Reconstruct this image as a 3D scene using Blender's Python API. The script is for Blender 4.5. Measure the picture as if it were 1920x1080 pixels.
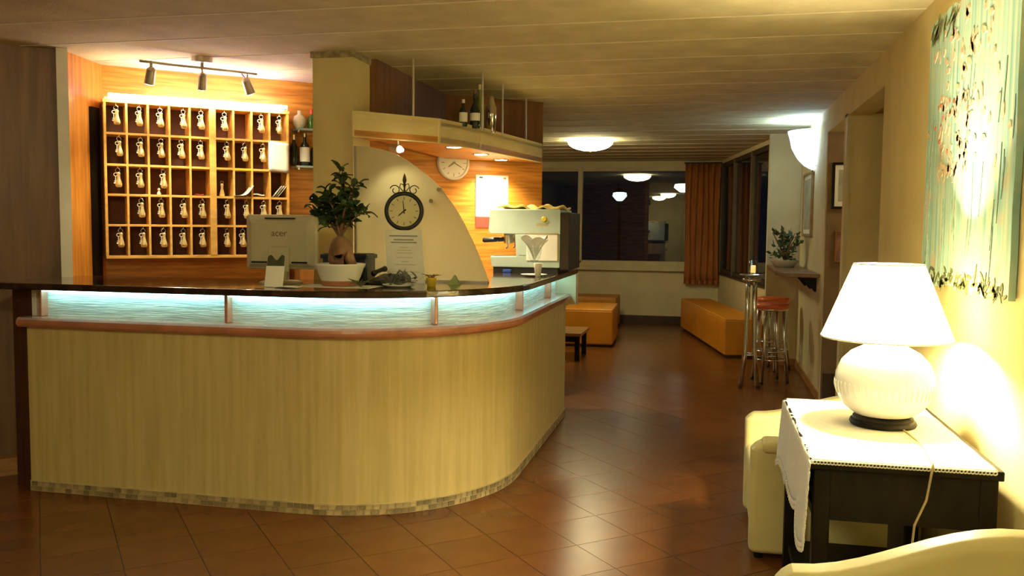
import bpy, bmesh, math, random
from mathutils import Vector, Matrix
random.seed(7)
for o in list(bpy.data.objects): bpy.data.objects.remove(o)
SC = bpy.context.scene
COL = SC.collection
PI = math.pi

# ------------------------------------------------------------------ camera, world, exposure
CAM_H = 1.45; F_PX = 1650.0
PITCH, ROLL, YAW = math.radians(4.0), math.radians(0.55), math.radians(12.6)
cam_d = bpy.data.cameras.new('camera'); cam = bpy.data.objects.new('camera', cam_d); COL.objects.link(cam)
cam_d.sensor_width = 36.0; cam_d.lens = F_PX / 1920 * 36.0; cam_d.clip_start = 0.05
c_, s_ = math.cos(PITCH), math.sin(PITCH)
FW = Vector((-math.sin(YAW)*c_, math.cos(YAW)*c_, -s_))
UP0 = Vector((-math.sin(YAW)*s_, math.cos(YAW)*s_, c_))
RT0 = Vector((math.cos(YAW), math.sin(YAW), 0))
RT = RT0*math.cos(ROLL) + UP0*math.sin(ROLL); UPV = UP0*math.cos(ROLL) - RT0*math.sin(ROLL)
cam.matrix_world = Matrix(((RT.x, UPV.x, -FW.x, 0), (RT.y, UPV.y, -FW.y, 0), (RT.z, UPV.z, -FW.z, CAM_H), (0, 0, 0, 1)))
SC.camera = cam
w = bpy.data.worlds.new('night'); SC.world = w; w.use_nodes = True
w.node_tree.nodes['Background'].inputs[0].default_value = (0.010, 0.013, 0.018, 1)
w.node_tree.nodes['Background'].inputs[1].default_value = 0.35
SC.view_settings.view_transform = 'Standard'; SC.view_settings.look = 'None'
SC.view_settings.gamma = 1.0; SC.view_settings.use_curve_mapping = False
SC.view_settings.exposure = 1.0

# light levels (each belongs to a lamp built further down)
WARM2 = (1.0, 0.84, 0.48); COOL = (0.52, 0.80, 1.0)
L_LOBBY = 33.0      # emission of the lobby ceiling domes behind the camera
L_DOME = 20.0       # emission of the far lounge ceiling dome
L_BULB = 145.0       # watts of the table lamp bulb
L_SCONCE = 10.0
L_TRACK = 14.0
L_DOWN = 38.0
L_LED = 10.0
L_PELMET = 34.0

# ------------------------------------------------------------------ materials
MATS = {}
def nt(name):
    m = bpy.data.materials.new(name); m.use_nodes = True
    n = m.node_tree.nodes; l = m.node_tree.links
    return m, n, l, n['Principled BSDF']
def mat(name, col, rough=0.5, metal=0.0, var=0.12, scale=8.0, stretch=(1, 1, 1), bump=0.0, bscale=None, col2=None, spec=0.5,
        trans=0.0, alpha=1.0, rnd=0.0, coord='Object', sheen=0.0, detail=4.0, coat=0.0, contrast=(0.35, 0.65)):
    """procedural material: noise blended between two tones, optional fine bump"""
    if name in MATS: return MATS[name]
    m, n, l, b = nt(name)
    tc = n.new('ShaderNodeTexCoord'); mp = n.new('ShaderNodeMapping'); mp.inputs['Scale'].default_value = stretch
    l.new(tc.outputs[coord], mp.inputs[0])
    no = n.new('ShaderNodeTexNoise'); no.inputs['Scale'].default_value = scale; no.inputs['Detail'].default_value = detail
    l.new(mp.outputs[0], no.inputs['Vector'])
    cr = n.new('ShaderNodeValToRGB')
    a = tuple(c*(1-var) for c in col); z = col2 or tuple(min(1, c*(1+var)) for c in col)
    cr.color_ramp.elements[0].position = contrast[0]; cr.color_ramp.elements[1].position = contrast[1]
    cr.color_ramp.elements[0].color = (*a, 1); cr.color_ramp.elements[1].color = (*z, 1)
    l.new(no.outputs['Fac'], cr.inputs[0])
    out = cr.outputs[0]
    if rnd:
        oi = n.new('ShaderNodeObjectInfo'); hs = n.new('ShaderNodeHueSaturation')
        mr = n.new('ShaderNodeMapRange'); mr.inputs['To Min'].default_value = 1-rnd; mr.inputs['To Max'].default_value = 1+rnd
        l.new(oi.outputs['Random'], mr.inputs[0]); l.new(mr.outputs[0], hs.inputs['Value']); l.new(out, hs.inputs['Color']); out = hs.outputs[0]
    l.new(out, b.inputs['Base Color'])
    b.inputs['Roughness'].default_value = rough; b.inputs['Metallic'].default_value = metal
    b.inputs['Specular IOR Level'].default_value = spec; b.inputs['Transmission Weight'].default_value = trans
    b.inputs['Alpha'].default_value = alpha; b.inputs['Sheen Weight'].default_value = sheen; b.inputs['Coat Weight'].default_value = coat
    if bump:
        nb = n.new('ShaderNodeTexNoise'); nb.inputs['Scale'].default_value = bscale or scale*4; nb.inputs['Detail'].default_value = 5
        l.new(mp.outputs[0], nb.inputs['Vector'])
        bp = n.new('ShaderNodeBump'); bp.inputs['Strength'].default_value = bump; bp.inputs['Distance'].default_value = 0.01
        l.new(nb.outputs['Fac'], bp.inputs['Height']); l.new(bp.outputs[0], b.inputs['Normal'])
    MATS[name] = m
    return m
def emit(name, col, strength):
    if name in MATS: return MATS[name]
    m, n, l, b = nt(name)
    b.inputs['Base Color'].default_value = (0.8, 0.8, 0.8, 1)
    b.inputs['Emission Color'].default_value = (*col, 1); b.inputs['Emission Strength'].default_value = strength
    MATS[name] = m
    return m

M_WALL = mat('plaster_cream', (0.68, 0.56, 0.27), 0.85, var=0.06, scale=3, bump=0.12, bscale=140)
M_WALL2 = mat('plaster_pale', (0.72, 0.60, 0.36), 0.85, var=0.05, scale=3, bump=0.1, bscale=140)
M_CEIL = mat('ceiling_board', (0.60, 0.52, 0.32), 0.9, var=0.09, scale=5, bump=0.35, bscale=90)
M_CEILJ = mat('ceiling_joint', (0.82, 0.74, 0.55), 0.8, var=0.03)
M_TILE = mat('terracotta_tile', (0.165, 0.053, 0.010), 0.27, var=0.07, scale=4, rnd=0.08, col2=(0.18, 0.060, 0.011), coord='Object')
M_GROUT = mat('grout_brown', (0.085, 0.034, 0.010), 0.6, var=0.2, scale=40, spec=0.2)
M_ORW = mat('orange_wood_upright', (0.62, 0.22, 0.03), 0.4, var=0.25, scale=5, stretch=(6, 6, .5), col2=(0.74, 0.31, 0.05))
M_ORWH = mat('orange_wood_level', (0.60, 0.22, 0.028), 0.4, var=0.28, scale=5, stretch=(.6, .6, 9), col2=(0.74, 0.32, 0.05))
M_DKW = mat('dull_brown_wood', (0.20, 0.105, 0.052), 0.42, var=0.2, scale=4, stretch=(5, 5, .4))
M_BRW = mat('brown_panel', (0.33, 0.13, 0.022), 0.5, var=0.15, scale=4, stretch=(5, 5, .4))
M_RACK = mat('rack_oak', (0.82, 0.47, 0.12), 0.4, var=0.15, scale=10, stretch=(1, 1, 3))
M_RACKB = mat('rack_back', (0.11, 0.034, 0.014), 0.6, var=0.2, scale=8)
M_BLACKW = mat('black_brown_wood', (0.010, 0.0075, 0.005), 0.5, var=0.3, scale=6, stretch=(4, 1, 1), spec=0.15)
M_CNT = mat('counter_veneer', (0.60, 0.475, 0.185), 0.55, var=0.08, scale=6, stretch=(5, 5, .25), col2=(0.66, 0.53, 0.23), bump=0.05, bscale=40)
M_TOP = mat('dark_worktop', (0.035, 0.017, 0.011), 0.12, var=0.4, scale=14, coat=0.4)
M_RED = mat('red_wood_rail', (0.50, 0.21, 0.12), 0.25, var=0.12, scale=8, coat=0.3)
M_WAVE = mat('rippled_panel', (0.62, 0.63, 0.52), 0.5, var=0.22, scale=5, stretch=(1.2, 1.2, 16), bump=0.6, bscale=9)
M_MOS = mat('mosaic_tile', (0.36, 0.28, 0.14), 0.4, var=0.2, scale=30, rnd=0.45)
M_MOSG = mat('mosaic_grout', (0.55, 0.45, 0.25), 0.8, var=0.1)
M_LED = emit('led_strip', (0.36, 0.90, 1.0), L_LED)
M_CHROME = mat('chrome', (0.72, 0.72, 0.70), 0.18, 1.0, var=0.03)
M_STEEL = mat('brushed_steel', (0.55, 0.49, 0.41), 0.4, 0.75, var=0.08, scale=20)
M_BRASS = mat('brass', (0.90, 0.74, 0.38), 0.3, 0.7, var=0.1, scale=30)
M_BLACK = mat('black_plastic', (0.015, 0.015, 0.016), 0.4, var=0.2)
M_WHITE = mat('white_plastic', (0.80, 0.78, 0.72), 0.45, var=0.03)
M_PAPER = mat('paper', (0.88, 0.86, 0.80), 0.8, var=0.03)
M_INK = mat('grey_ink', (0.32, 0.31, 0.29), 0.8, var=0.05)
M_BEIGE = mat('beige_plastic', (0.58, 0.53, 0.36), 0.5, var=0.05)
M_CERAM = mat('white_ceramic', (0.84, 0.82, 0.76), 0.2, var=0.02)
M_TERRA = mat('terracotta_band', (0.42, 0.17, 0.08), 0.6, var=0.1)
M_NAVY = mat('navy_glaze', (0.02, 0.03, 0.055), 0.25, var=0.3)
M_SOIL = mat('soil', (0.05, 0.033, 0.02), 0.95, var=0.4, scale=60)
M_BARK = mat('ficus_bark', (0.24, 0.13, 0.065), 0.75, var=0.25, scale=14, bump=0.3)
M_LEAF = mat('ficus_leaf', (0.045, 0.085, 0.028), 0.4, var=0.3, scale=10, rnd=0.35)
M_LEAF2 = mat('plant_leaf', (0.06, 0.10, 0.03), 0.5, var=0.35, scale=15)
M_GREY = mat('grey_leaf', (0.10, 0.11, 0.10), 0.5, var=0.4, scale=30, rnd=0.5)
M_CREAM = mat('cream_leatherette', (0.64, 0.56, 0.27), 0.45, var=0.06, scale=4, bump=0.06, bscale=60)
M_ORANGE = mat('orange_leatherette', (0.68, 0.25, 0.012), 0.42, var=0.06, scale=3)
M_SEAT = mat('coral_vinyl', (0.80, 0.17, 0.055), 0.28, var=0.05)
M_CURT = mat('orange_curtain', (0.46, 0.17, 0.042), 0.85, var=0.15, scale=12, stretch=(3, 3, .3))
M_CURT2 = mat('brown_curtain', (0.10, 0.05, 0.025), 0.9, var=0.2, scale=12, stretch=(3, 3, .3))
M_FRAME = mat('window_frame_cream', (0.62, 0.52, 0.30), 0.5, var=0.06)
M_FRAMED = mat('window_frame_brown', (0.05, 0.035, 0.022), 0.5, var=0.2)
M_MACH = mat('machine_grey', (0.47, 0.58, 0.53), 0.4, 0.1, var=0.05)
M_YCLOTH = mat('yellow_cloth', (0.78, 0.62, 0.20), 0.9, var=0.12, scale=10, bump=0.3, bscale=120)
M_YEL = mat('yellow_plastic', (0.80, 0.60, 0.05), 0.4, var=0.05)
M_REDP = mat('red_print', (0.78, 0.07, 0.05), 0.6, var=0.08)
M_GREENB = mat('green_glass', (0.05, 0.16, 0.02), 0.1, var=0.2)
M_DKB = mat('dark_bottle', (0.02, 0.03, 0.015), 0.08, var=0.2)
M_CLOTH = mat('white_linen', (0.86, 0.84, 0.78), 0.9, var=0.04, scale=60, bump=0.2, bscale=300)
M_DIAL = mat('cream_dial', (0.66, 0.60, 0.36), 0.6, var=0.05)
M_BASEB = mat('dark_baseboard', (0.06, 0.032, 0.018), 0.5, var=0.2)
M_WBASE = mat('wood_baseboard', (0.40, 0.20, 0.06), 0.5, var=0.2, stretch=(1, 1, 6))
M_NAP = mat('napkin', (0.80, 0.80, 0.78), 0.9, var=0.06, scale=14)

def glass_pane(name, refl, tint=(1, 1, 1), rough=0.0):
    m, n, l, b = nt(name); n.remove(b)
    t = n.new('ShaderNodeBsdfTransparent'); t.inputs[0].default_value = (*tint, 1)
    g = n.new('ShaderNodeBsdfGlossy'); g.inputs['Roughness'].default_value = rough; g.inputs['Color'].default_value = (.9, .93, 1, 1)
    lw = n.new('ShaderNodeFresnel'); lw.inputs[0].default_value = refl
    ge = n.new('ShaderNodeNewGeometry'); sb = n.new('ShaderNodeMath'); sb.operation = 'SUBTRACT'; sb.inputs[0].default_value = 1.0
    l.new(ge.outputs['Backfacing'], sb.inputs[1]); mu = n.new('ShaderNodeMath'); mu.operation = 'MULTIPLY'; l.new(lw.outputs[0], mu.inputs[0]); l.new(sb.outputs[0], mu.inputs[1])
    mx = n.new('ShaderNodeMixShader'); l.new(mu.outputs[0], mx.inputs[0]); l.new(t.outputs[0], mx.inputs[1]); l.new(g.outputs[0], mx.inputs[2])
    l.new(mx.outputs[0], n['Material Output'].inputs[0]); MATS[name] = m
    return m
M_PANE = glass_pane('window_pane', 2.1, (0.55, 0.6, 0.6))
M_CLEAR = glass_pane('clear_glass', 1.45, (0.93, 0.96, 0.95))
def frosted():
    m, n, l, b = nt('frosted_glass')
    b.inputs['Base Color'].default_value = (0.74, 0.64, 0.40, 1); b.inputs['Roughness'].default_value = 0.35
    no = n.new('ShaderNodeTexNoise'); no.inputs['Scale'].default_value = 26; no.inputs['Detail'].default_value = 6
    bp = n.new('ShaderNodeBump'); bp.inputs['Strength'].default_value = 0.5; bp.inputs['Distance'].default_value = 0.006
    tcn = n.new('ShaderNodeTexCoord'); l.new(tcn.outputs['Object'], no.inputs['Vector'])
    l.new(no.outputs['Fac'], bp.inputs['Height']); l.new(bp.outputs[0], b.inputs['Normal'])
    tr = n.new('ShaderNodeBsdfTranslucent'); tr.inputs[0].default_value = (0.72, 0.70, 0.52, 1)
    tp = n.new('ShaderNodeBsdfTransparent'); tp.inputs[0].default_value = (.8, .84, .75, 1)
    m1 = n.new('ShaderNodeMixShader'); m1.inputs[0].default_value = 0.45
    m2 = n.new('ShaderNodeMixShader'); m2.inputs[0].default_value = 0.30
    l.new(b.outputs[0], m1.inputs[1]); l.new(tr.outputs[0], m1.inputs[2]); l.new(m1.outputs[0], m2.inputs[1]); l.new(tp.outputs[0], m2.inputs[2])
    l.new(m2.outputs[0], n['Material Output'].inputs[0])
    return m
M_FROST = frosted()
def shade_mat():
    m, n, l, b = nt('lampshade_fabric'); n.remove(b)
    d = n.new('ShaderNodeBsdfDiffuse'); d.inputs[0].default_value = (.85, .80, .68, 1)
    t = n.new('ShaderNodeBsdfTranslucent'); t.inputs[0].default_value = (.98, .95, .84, 1)
    mx = n.new('ShaderNodeMixShader'); mx.inputs[0].default_value = 0.85
    l.new(d.outputs[0], mx.inputs[1]); l.new(t.outputs[0], mx.inputs[2]); l.new(mx.outputs[0], n['Material Output'].inputs[0])
    return m
M_SHADE = shade_mat()
def painting_mat():
    """vertical brushy stripes of aqua, green and cream with warm blossom smudges and a dark mossy foot"""
    m, n, l, b = nt('painted_canvas'); b.inputs['Roughness'].default_value = 0.6
    tc = n.new('ShaderNodeTexCoord'); sp = n.new('ShaderNodeSeparateXYZ'); l.new(tc.outputs['Object'], sp.inputs[0])
    mp = n.new('ShaderNodeMapping'); mp.inputs['Scale'].default_value = (16, 1, 0.5); l.new(tc.outputs['Object'], mp.inputs[0])
    n1 = n.new('ShaderNodeTexNoise'); n1.inputs['Scale'].default_value = 2.2; n1.inputs['Detail'].default_value = 6; l.new(mp.outputs[0], n1.inputs['Vector'])
    cr = n.new('ShaderNodeValToRGB'); e = cr.color_ramp.elements
    e[0].position = .28; e[0].color = (.17, .36, .38, 1); e[1].position = .72; e[1].color = (.68, .72, .60, 1)
    k = e.new(.42); k.color = (.32, .55, .55, 1); k = e.new(.55); k.color = (.48, .66, .55, 1)
    l.new(n1.outputs['Fac'], cr.inputs[0])
    n2 = n.new('ShaderNodeTexNoise'); n2.inputs['Scale'].default_value = 7; n2.inputs['Detail'].default_value = 5; l.new(tc.outputs['Object'], n2.inputs['Vector'])
    c2 = n.new('ShaderNodeValToRGB'); c2.color_ramp.elements[0].position = .56; c2.color_ramp.elements[1].position = .70
    l.new(n2.outputs['Fac'], c2.inputs[0])
    ml = n.new('ShaderNodeMath'); ml.operation = 'MULTIPLY'; ml.inputs[1].default_value = 0.55; l.new(c2.outputs[0], ml.inputs[0])
    mx = n.new('ShaderNodeMix'); mx.data_type = 'RGBA'; l.new(ml.outputs[0], mx.inputs[0]); l.new(cr.outputs[0], mx.inputs[6]); mx.inputs[7].default_value = (.78, .50, .30, 1)
    l.new(mx.outputs[2], b.inputs['Base Color'])
    bp = n.new('ShaderNodeBump'); bp.inputs['Strength'].default_value = .5; bp.inputs['Distance'].default_value = .01
    l.new(n1.outputs['Fac'], bp.inputs['Height']); l.new(bp.outputs[0], b.inputs['Normal'])
    return m
M_PAINT = painting_mat()
M_PDARK = mat('moss_paint', (0.12, 0.13, 0.05), 0.7, var=0.4, scale=40)
M_PPINK = mat('blossom_paint', (0.66, 0.50, 0.36), 0.7, var=0.25, scale=40)
M_PRED = mat('red_paint', (0.70, 0.12, 0.04), 0.7, var=0.2, scale=40)
M_PBLUE = mat('blue_grey_paint', (0.24, 0.36, 0.32), 0.7, var=0.2, scale=40)

# ------------------------------------------------------------------ mesh helpers
class MB:
    def __init__(s): s.v = []; s.f = []
    def box(s, x0, x1, y0, y1, z0, z1):
        i = len(s.v)
        s.v += [(x0,y0,z0),(x1,y0,z0),(x1,y1,z0),(x0,y1,z0),(x0,y0,z1),(x1,y0,z1),(x1,y1,z1),(x0,y1,z1)]
        s.f += [(i,i+3,i+2,i+1),(i+4,i+5,i+6,i+7),(i,i+1,i+5,i+4),(i+1,i+2,i+6,i+5),(i+2,i+3,i+7,i+6),(i+3,i,i+4,i+7)]
        return s
    def cbox(s, c, d): return s.box(c[0]-d[0]/2, c[0]+d[0]/2, c[1]-d[1]/2, c[1]+d[1]/2, c[2]-d[2]/2, c[2]+d[2]/2)
    def prism(s, poly, z0, z1):
        i = len(s.v); n = len(poly)
        s.v += [(p[0],p[1],z0) for p in poly] + [(p[0],p[1],z1) for p in poly]
        s.f += [tuple(range(i+n-1, i-1, -1)), tuple(range(i+n, i+2*n))]
        s.f += [(i+k, i+(k+1)%n, i+n+(k+1)%n, i+n+k) for k in range(n)]
        return s
    def prism_axis(s, poly, a0, a1, axis):
        """extrude a 2D polygon along x ('x': poly=(y,z)) or y ('y': poly=(x,z))"""
        i = len(s.v); n = len(poly)
        g = (lambda p, a: (a, p[0], p[1])) if axis == 'x' else (lambda p, a: (p[0], a, p[1]))
        s.v += [g(p, a0) for p in poly] + [g(p, a1) for p in poly]
        s.f += [tuple(range(i+n-1, i-1, -1)), tuple(range(i+n, i+2*n))]
        s.f += [(i+k, i+(k+1)%n, i+n+(k+1)%n, i+n+k) for k in range(n)]
        return s
    def lathe(s, prof, seg=24, c=(0,0,0), ang=2*PI, a0=0.0):
        i = len(s.v); n = len(prof); full = abs(ang-2*PI) < 1e-6
        m = seg if full else seg+1
        for k in range(m):
            a = a0 + ang*k/seg
            s.v += [(c[0]+r*math.cos(a), c[1]+r*math.sin(a), c[2]+z) for r, z in prof]
        for k in range(seg):
            k2 = (k+1) % m
            for j in range(n-1):
                s.f.append((i+k*n+j, i+k2*n+j, i+k2*n+j+1, i+k*n+j+1))
        return s
    def tube(s, pts, r, seg=10, caps=True):
        pts = [Vector(p) for p in pts]; rs = r if isinstance(r, (list, tuple)) else [r]*len(pts)
        i = len(s.v); n = len(pts); ref = None
        for k, p in enumerate(pts):
            t = (pts[min(k+1, n-1)] - pts[max(k-1, 0)]).normalized()
            if ref is None:
                ref = Vector((0,0,1)) if abs(t.z) < .9 else Vector((1,0,0))
            a = (ref - t*ref.dot(t)).normalized(); ref = a; b = t.cross(a)
            for q in range(seg):
                th = 2*PI*q/seg; w_ = p + (a*math.cos(th) + b*math.sin(th))*rs[k]; s.v.append(tuple(w_))
        for k in range(n-1):
            for q in range(seg):
                q2 = (q+1) % seg
                s.f.append((i+k*seg+q, i+k*seg+q2, i+(k+1)*seg+q2, i+(k+1)*seg+q))
        if caps:
            s.f.append(tuple(i+q for q in range(seg-1, -1, -1))); s.f.append(tuple(i+(n-1)*seg+q for q in range(seg)))
        return s
    def sphere(s, c, r, seg=14, rings=8, sq=(1,1,1)):
        prof = [(r*math.sin(PI*k/rings), -r*math.cos(PI*k/rings)) for k in range(rings+1)]
        i = len(s.v); s.lathe(prof, seg)
        s.v[i:] = [(c[0]+x*sq[0], c[1]+y*sq[1], c[2]+z*sq[2]) for x, y, z in s.v[i:]]
        return s
    def torus(s, c, R, r, axis='z', seg=28, rs=8):
        i = len(s.v)
        for k in range(seg):
            a = 2*PI*k/seg
            for q in range(rs):
                t = 2*PI*q/rs; x = (R+r*math.cos(t))*math.cos(a); y = (R+r*math.cos(t))*math.sin(a); z = r*math.sin(t)
                p = (x,y,z) if axis == 'z' else ((x,z,y) if axis == 'y' else (z,x,y))
                s.v.append((c[0]+p[0], c[1]+p[1], c[2]+p[2]))
        for k in range(seg):
            for q in range(rs):
                s.f.append((i+k*rs+q, i+((k+1)%seg)*rs+q, i+((k+1)%seg)*rs+(q+1)%rs, i+k*rs+(q+1)%rs))
        return s
    def grid(s, fn, nu, nv):
        i = len(s.v)
        for a in range(nu+1):
            for b in range(nv+1): s.v.append(tuple(fn(a/nu, b/nv)))
        for a in range(nu):
            for b in range(nv):
                k = i+a*(nv+1)+b; s.f.append((k, k+nv+1, k+nv+2, k+1))
        return s
    def sweep(s, prof, path):
        """prof: closed list of (offset, z); path: list of ((x,y),(nx,ny))"""
        i = len(s.v); m = len(prof); n = len(path)
        for (p, nn) in path:
            s.v += [(p[0]+nn[0]*d, p[1]+nn[1]*d, z) for d, z in prof]
        for k in range(n-1):
            for q in range(m):
                q2 = (q+1) % m; s.f.append((i+k*m+q, i+(k+1)*m+q, i+(k+1)*m+q2, i+k*m+q2))
        s.f.append(tuple(i+q for q in range(m))); s.f.append(tuple(i+(n-1)*m+q for q in range(m-1, -1, -1)))
        return s
    def mesh(s, name, m, smooth=False):
        me = bpy.data.meshes.new(name); me.from_pydata(s.v, [], s.f)
        bm = bmesh.new(); bm.from_mesh(me); bmesh.ops.remove_doubles(bm, verts=bm.verts, dist=1e-6)
        bmesh.ops.recalc_face_normals(bm, faces=bm.faces); bm.to_mesh(me); bm.free()
        if smooth: me.polygons.foreach_set('use_smooth', [True]*len(me.polygons))
        me.materials.append(m); return me
    def obj(s, name, m, parent=None, smooth=False, bevel=0, seg=2, sub=0, auto=False):
        o = bpy.data.objects.new(name, s.mesh(name, m, smooth)); COL.objects.link(o)
        if parent: o.parent = parent
        if bevel:
            b = o.modifiers.new('bevel', 'BEVEL'); b.width = bevel; b.segments = seg; b.limit_method = 'ANGLE'
            if smooth or seg > 2:
                o.data.polygons.foreach_set('use_smooth', [True]*len(o.data.polygons)); b.harden_normals = False
                e = o.modifiers.new('normals', 'WEIGHTED_NORMAL'); e.keep_sharp = False
        if sub:
            q = o.modifiers.new('sub', 'SUBSURF'); q.levels = sub; q.render_levels = sub
        return o

def tag(o, label, cat, group=None):
    o['label'] = label; o['category'] = cat
    if group: o['group'] = group
    return o
def thing(name, label, cat, loc=(0,0,0), rz=0.0, group=None):
    o = bpy.data.objects.new(name, None); COL.objects.link(o); o.empty_display_size = .05
    o.location = loc; o.rotation_euler = (0, 0, rz)
    return tag(o, label, cat, group)
def struct(o): o['kind'] = 'structure'; return o
def copy_tree(o, parent=None):
    c = o.copy(); COL.objects.link(c)
    if parent: c.parent = parent
    for ch in list(o.children): copy_tree(ch, c)
    return c
def lamp_light(name, kind, loc, power, col, parent=None, size=0.03, rot=None, spot=None, blend=.5):
    d = bpy.data.lights.new(name, kind); d.energy = power; d.color = col
    if kind in ('POINT', 'SPOT'): d.shadow_soft_size = size
    if spot: d.spot_size = spot; d.spot_blend = blend
    o = bpy.data.objects.new(name, d); COL.objects.link(o); o.location = loc
    if rot is not None: o.rotation_euler = rot
    if parent: o.parent = parent
    return o
def aim(d): return Vector(d).to_track_quat('-Z', 'Y').to_euler()

# ------------------------------------------------------------------ the room
ZC = 2.45; XW = 0.93
U = Vector((0.7608, 0.649, 0)); N = Vector((0.649, -0.7608, 0)); P0 = Vector((-3.8, 4.97, 0))   # reception back wall: along U, facing N
AU = math.atan2(U.y, U.x)
def wallpt(s, off=0.0, z=0.0): p = P0 + U*s + N*off; return (p.x, p.y, z)

floor = struct(MB().box(-6.6, 3.0, -3.2, 13.6, -0.12, -0.0012).obj('floor', M_GROUT))
# square terracotta tiles laid diagonally
TS = 0.308; TH = .3045
tile_mb = MB().prism([(-TH/2+.002,-TH/2),(TH/2-.002,-TH/2),(TH/2,-TH/2+.002),(TH/2,TH/2-.002),(TH/2-.002,TH/2),(-TH/2+.002,TH/2),(-TH/2,TH/2-.002),(-TH/2,-TH/2+.002)], -0.008, 0.0)
tile_me = tile_mb.mesh('tile', M_TILE)
tx, ty = Vector((.755, .656, 0)), Vector((-.656, .755, 0)); tang = math.atan2(.656, .755)
def project(p):
    v = Vector(p) - Vector((0, 0, CAM_H)); wz = v.dot(FW)
    if wz <= .1: return None
    return 960 + F_PX*v.dot(RT)/wz, 540 - F_PX*v.dot(UPV)/wz
cand = []; rest = []
for i in range(-40, 40):
    for j in range(-30, 60):
        c = tx*(2.137 + (i+.5)*TS) + ty*(3.31 + (j+.5)*TS)
        if not (-6.5 < c.x < 2.8 and -3.1 < c.y < 13.5): continue
        q = project(c); hid = (-3.4 < c.x < -1.25 and c.y > 4.15 and c.y < 9) or c.x > 1.15 or (c.x < -1.3 and c.y > 7)
        if q and -40 < q[0] < 1960 and q[1] < 1130 and not hid and c.y > 2: cand.append((c.y, c))
        else: rest.append(c)
cand.sort(key=lambda t: t[0])
for k, (d, c) in enumerate(cand):
    if k < 300:
        o = bpy.data.objects.new('tile', tile_me); COL.objects.link(o); o.parent = floor
        o.location = (c.x, c.y, 0); o.rotation_euler = (random.uniform(-.0004, .0004), random.uniform(-.0004, .0004), tang)
    else: rest.append(c)
fm = MB(); h = TH/2
for c in rest:
    pts = [c + tx*a*h + ty*b*h for a, b in ((-1,-1),(1,-1),(1,1),(-1,1))]
    fm.prism([(p.x, p.y) for p in pts], -.008, 0)
o = fm.obj('tile_field', M_TILE, floor); o['kind'] = 'stuff'

ceiling = struct(MB().box(-6.6, 3.0, -3.2, 13.6, ZC+.002, ZC+.12).obj('ceiling', M_CEILJ))
y = 4.36 - 15*.49
cp_me = MB().box(-6.6, 3.0, .008, .482, ZC, ZC+.02).mesh('ceiling_panel', M_CEIL)
js_me = MB().box(-6.6, 3.0, -.006, .006, ZC-.0025, ZC+.004).mesh('joint_strip', M_CEILJ)
while y < 13.6:
    o = bpy.data.objects.new('ceiling_panel', cp_me); COL.objects.link(o); o.parent = ceiling; o.location = (0, y, 0)
    o = bpy.data.objects.new('joint_strip', js_me); COL.objects.link(o); o.parent = ceiling; o.location = (0, y, 0); y += .49

def wall(name, p, q, thick, m, z0=-.05, z1=ZC+.03, holes=()):
    """upright slab from p to q (the room face), thick to the left of p->q; holes: (s0,s1,z0,z1) along the face"""
    p = Vector((*p, 0)); q = Vector((*q, 0)); L = (q-p).length; ang = math.atan2(q.y-p.y, q.x-p.x)
    b = MB()
    hs = sorted(holes); s = 0
    for (a, c, h0, h1) in hs:
        if a > s: b.box(s, a, 0, thick, z0, z1)
        if h0 > z0: b.box(a, c, 0, thick, z0, h0)
        if h1 < z1: b.box(a, c, 0, thick, h1, z1)
        s = c
    if s < L: b.box(s, L, 0, thick, z0, z1)
    o = struct(b.obj(name, m)); o.location = p; o.rotation_euler = (0, 0, ang)
    return o
# right wall: near stretch, opening into the side corridor, far stretch with the shelf
wall('wall_right_near', (XW, 5.29), (XW, -3.1), .16, M_WALL)
MBo = MB().box(XW, XW+.16, 5.29, 7.72, 2.25, ZC+.03); struct(MBo.obj('wall_right_header', M_WALL))
struct(MB().box(XW, 2.6, 6.62, 6.76, -.05, 2.27).obj('wall_right_pier', M_WALL))
struct(MB().box(XW+.01, 2.6, 7.70, 7.86, -.05, 2.27).obj('wall_corridor_end', mat('corridor_brown', (.22, .14, .07), .7, var=.1)))
struct(MB().box(XW, XW+.16, 7.72, 9.9, -.05, ZC+.03).obj('wall_right_far', M_WALL2))
struct(MB().box(2.5, 2.6, 5.0, 7.9, -.05, 2.27).obj('wall_corridor_side', M_BRW))
struct(MB().box(XW+.16, 2.6, 5.2, 5.3, -.05, 2.27).obj('wall_corridor_near', M_BRW))
struct(MB().box(XW+.16, 2.6, 5.2, 7.9, 2.26, 2.34).obj('ceiling_corridor', M_BRW))
struct(MB().box(XW+.02, 2.5, 7.67, 7.70, 0, .25).obj('baseboard_corridor', M_BASEB))
struct(MB().box(0.60, XW, 9.75, 9.9, -.05, ZC+.03).obj('wall_stub', M_WALL2))
struct(MB().box(0.60, XW, 9.735, 9.75, 0, .07).obj('baseboard_stub', M_RED))
struct(MB().box(XW-.012, XW, 7.74, 9.735, 0, .07).obj('baseboard_right_far', M_WBASE))
struct(MB().box(XW-.006, XW+.02, 6.605, 6.63, 0, 2.25).obj('trim_1', M_FRAME))
# lounge at the back
YB = 13.45
wall('wall_back', (-3.7, YB), (.5, YB), .2, M_WALL2, holes=[(.2, 3.50, .88, 2.36)])
struct(MB().box(-3.7, .14, YB-.02, YB, 0, .12).obj('baseboard_back', M_BASEB))
A0, A1 = (.14, 13.47), (.70, 9.9)
wall('wall_lounge_right', A0, A1, .2, M_WALL2, holes=[(.12, 3.45, .80, 2.40)])
wall('wall_lounge_left', (-3.7, 5.2), (-3.7, 13.6), .1, M_WALL2)
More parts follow.
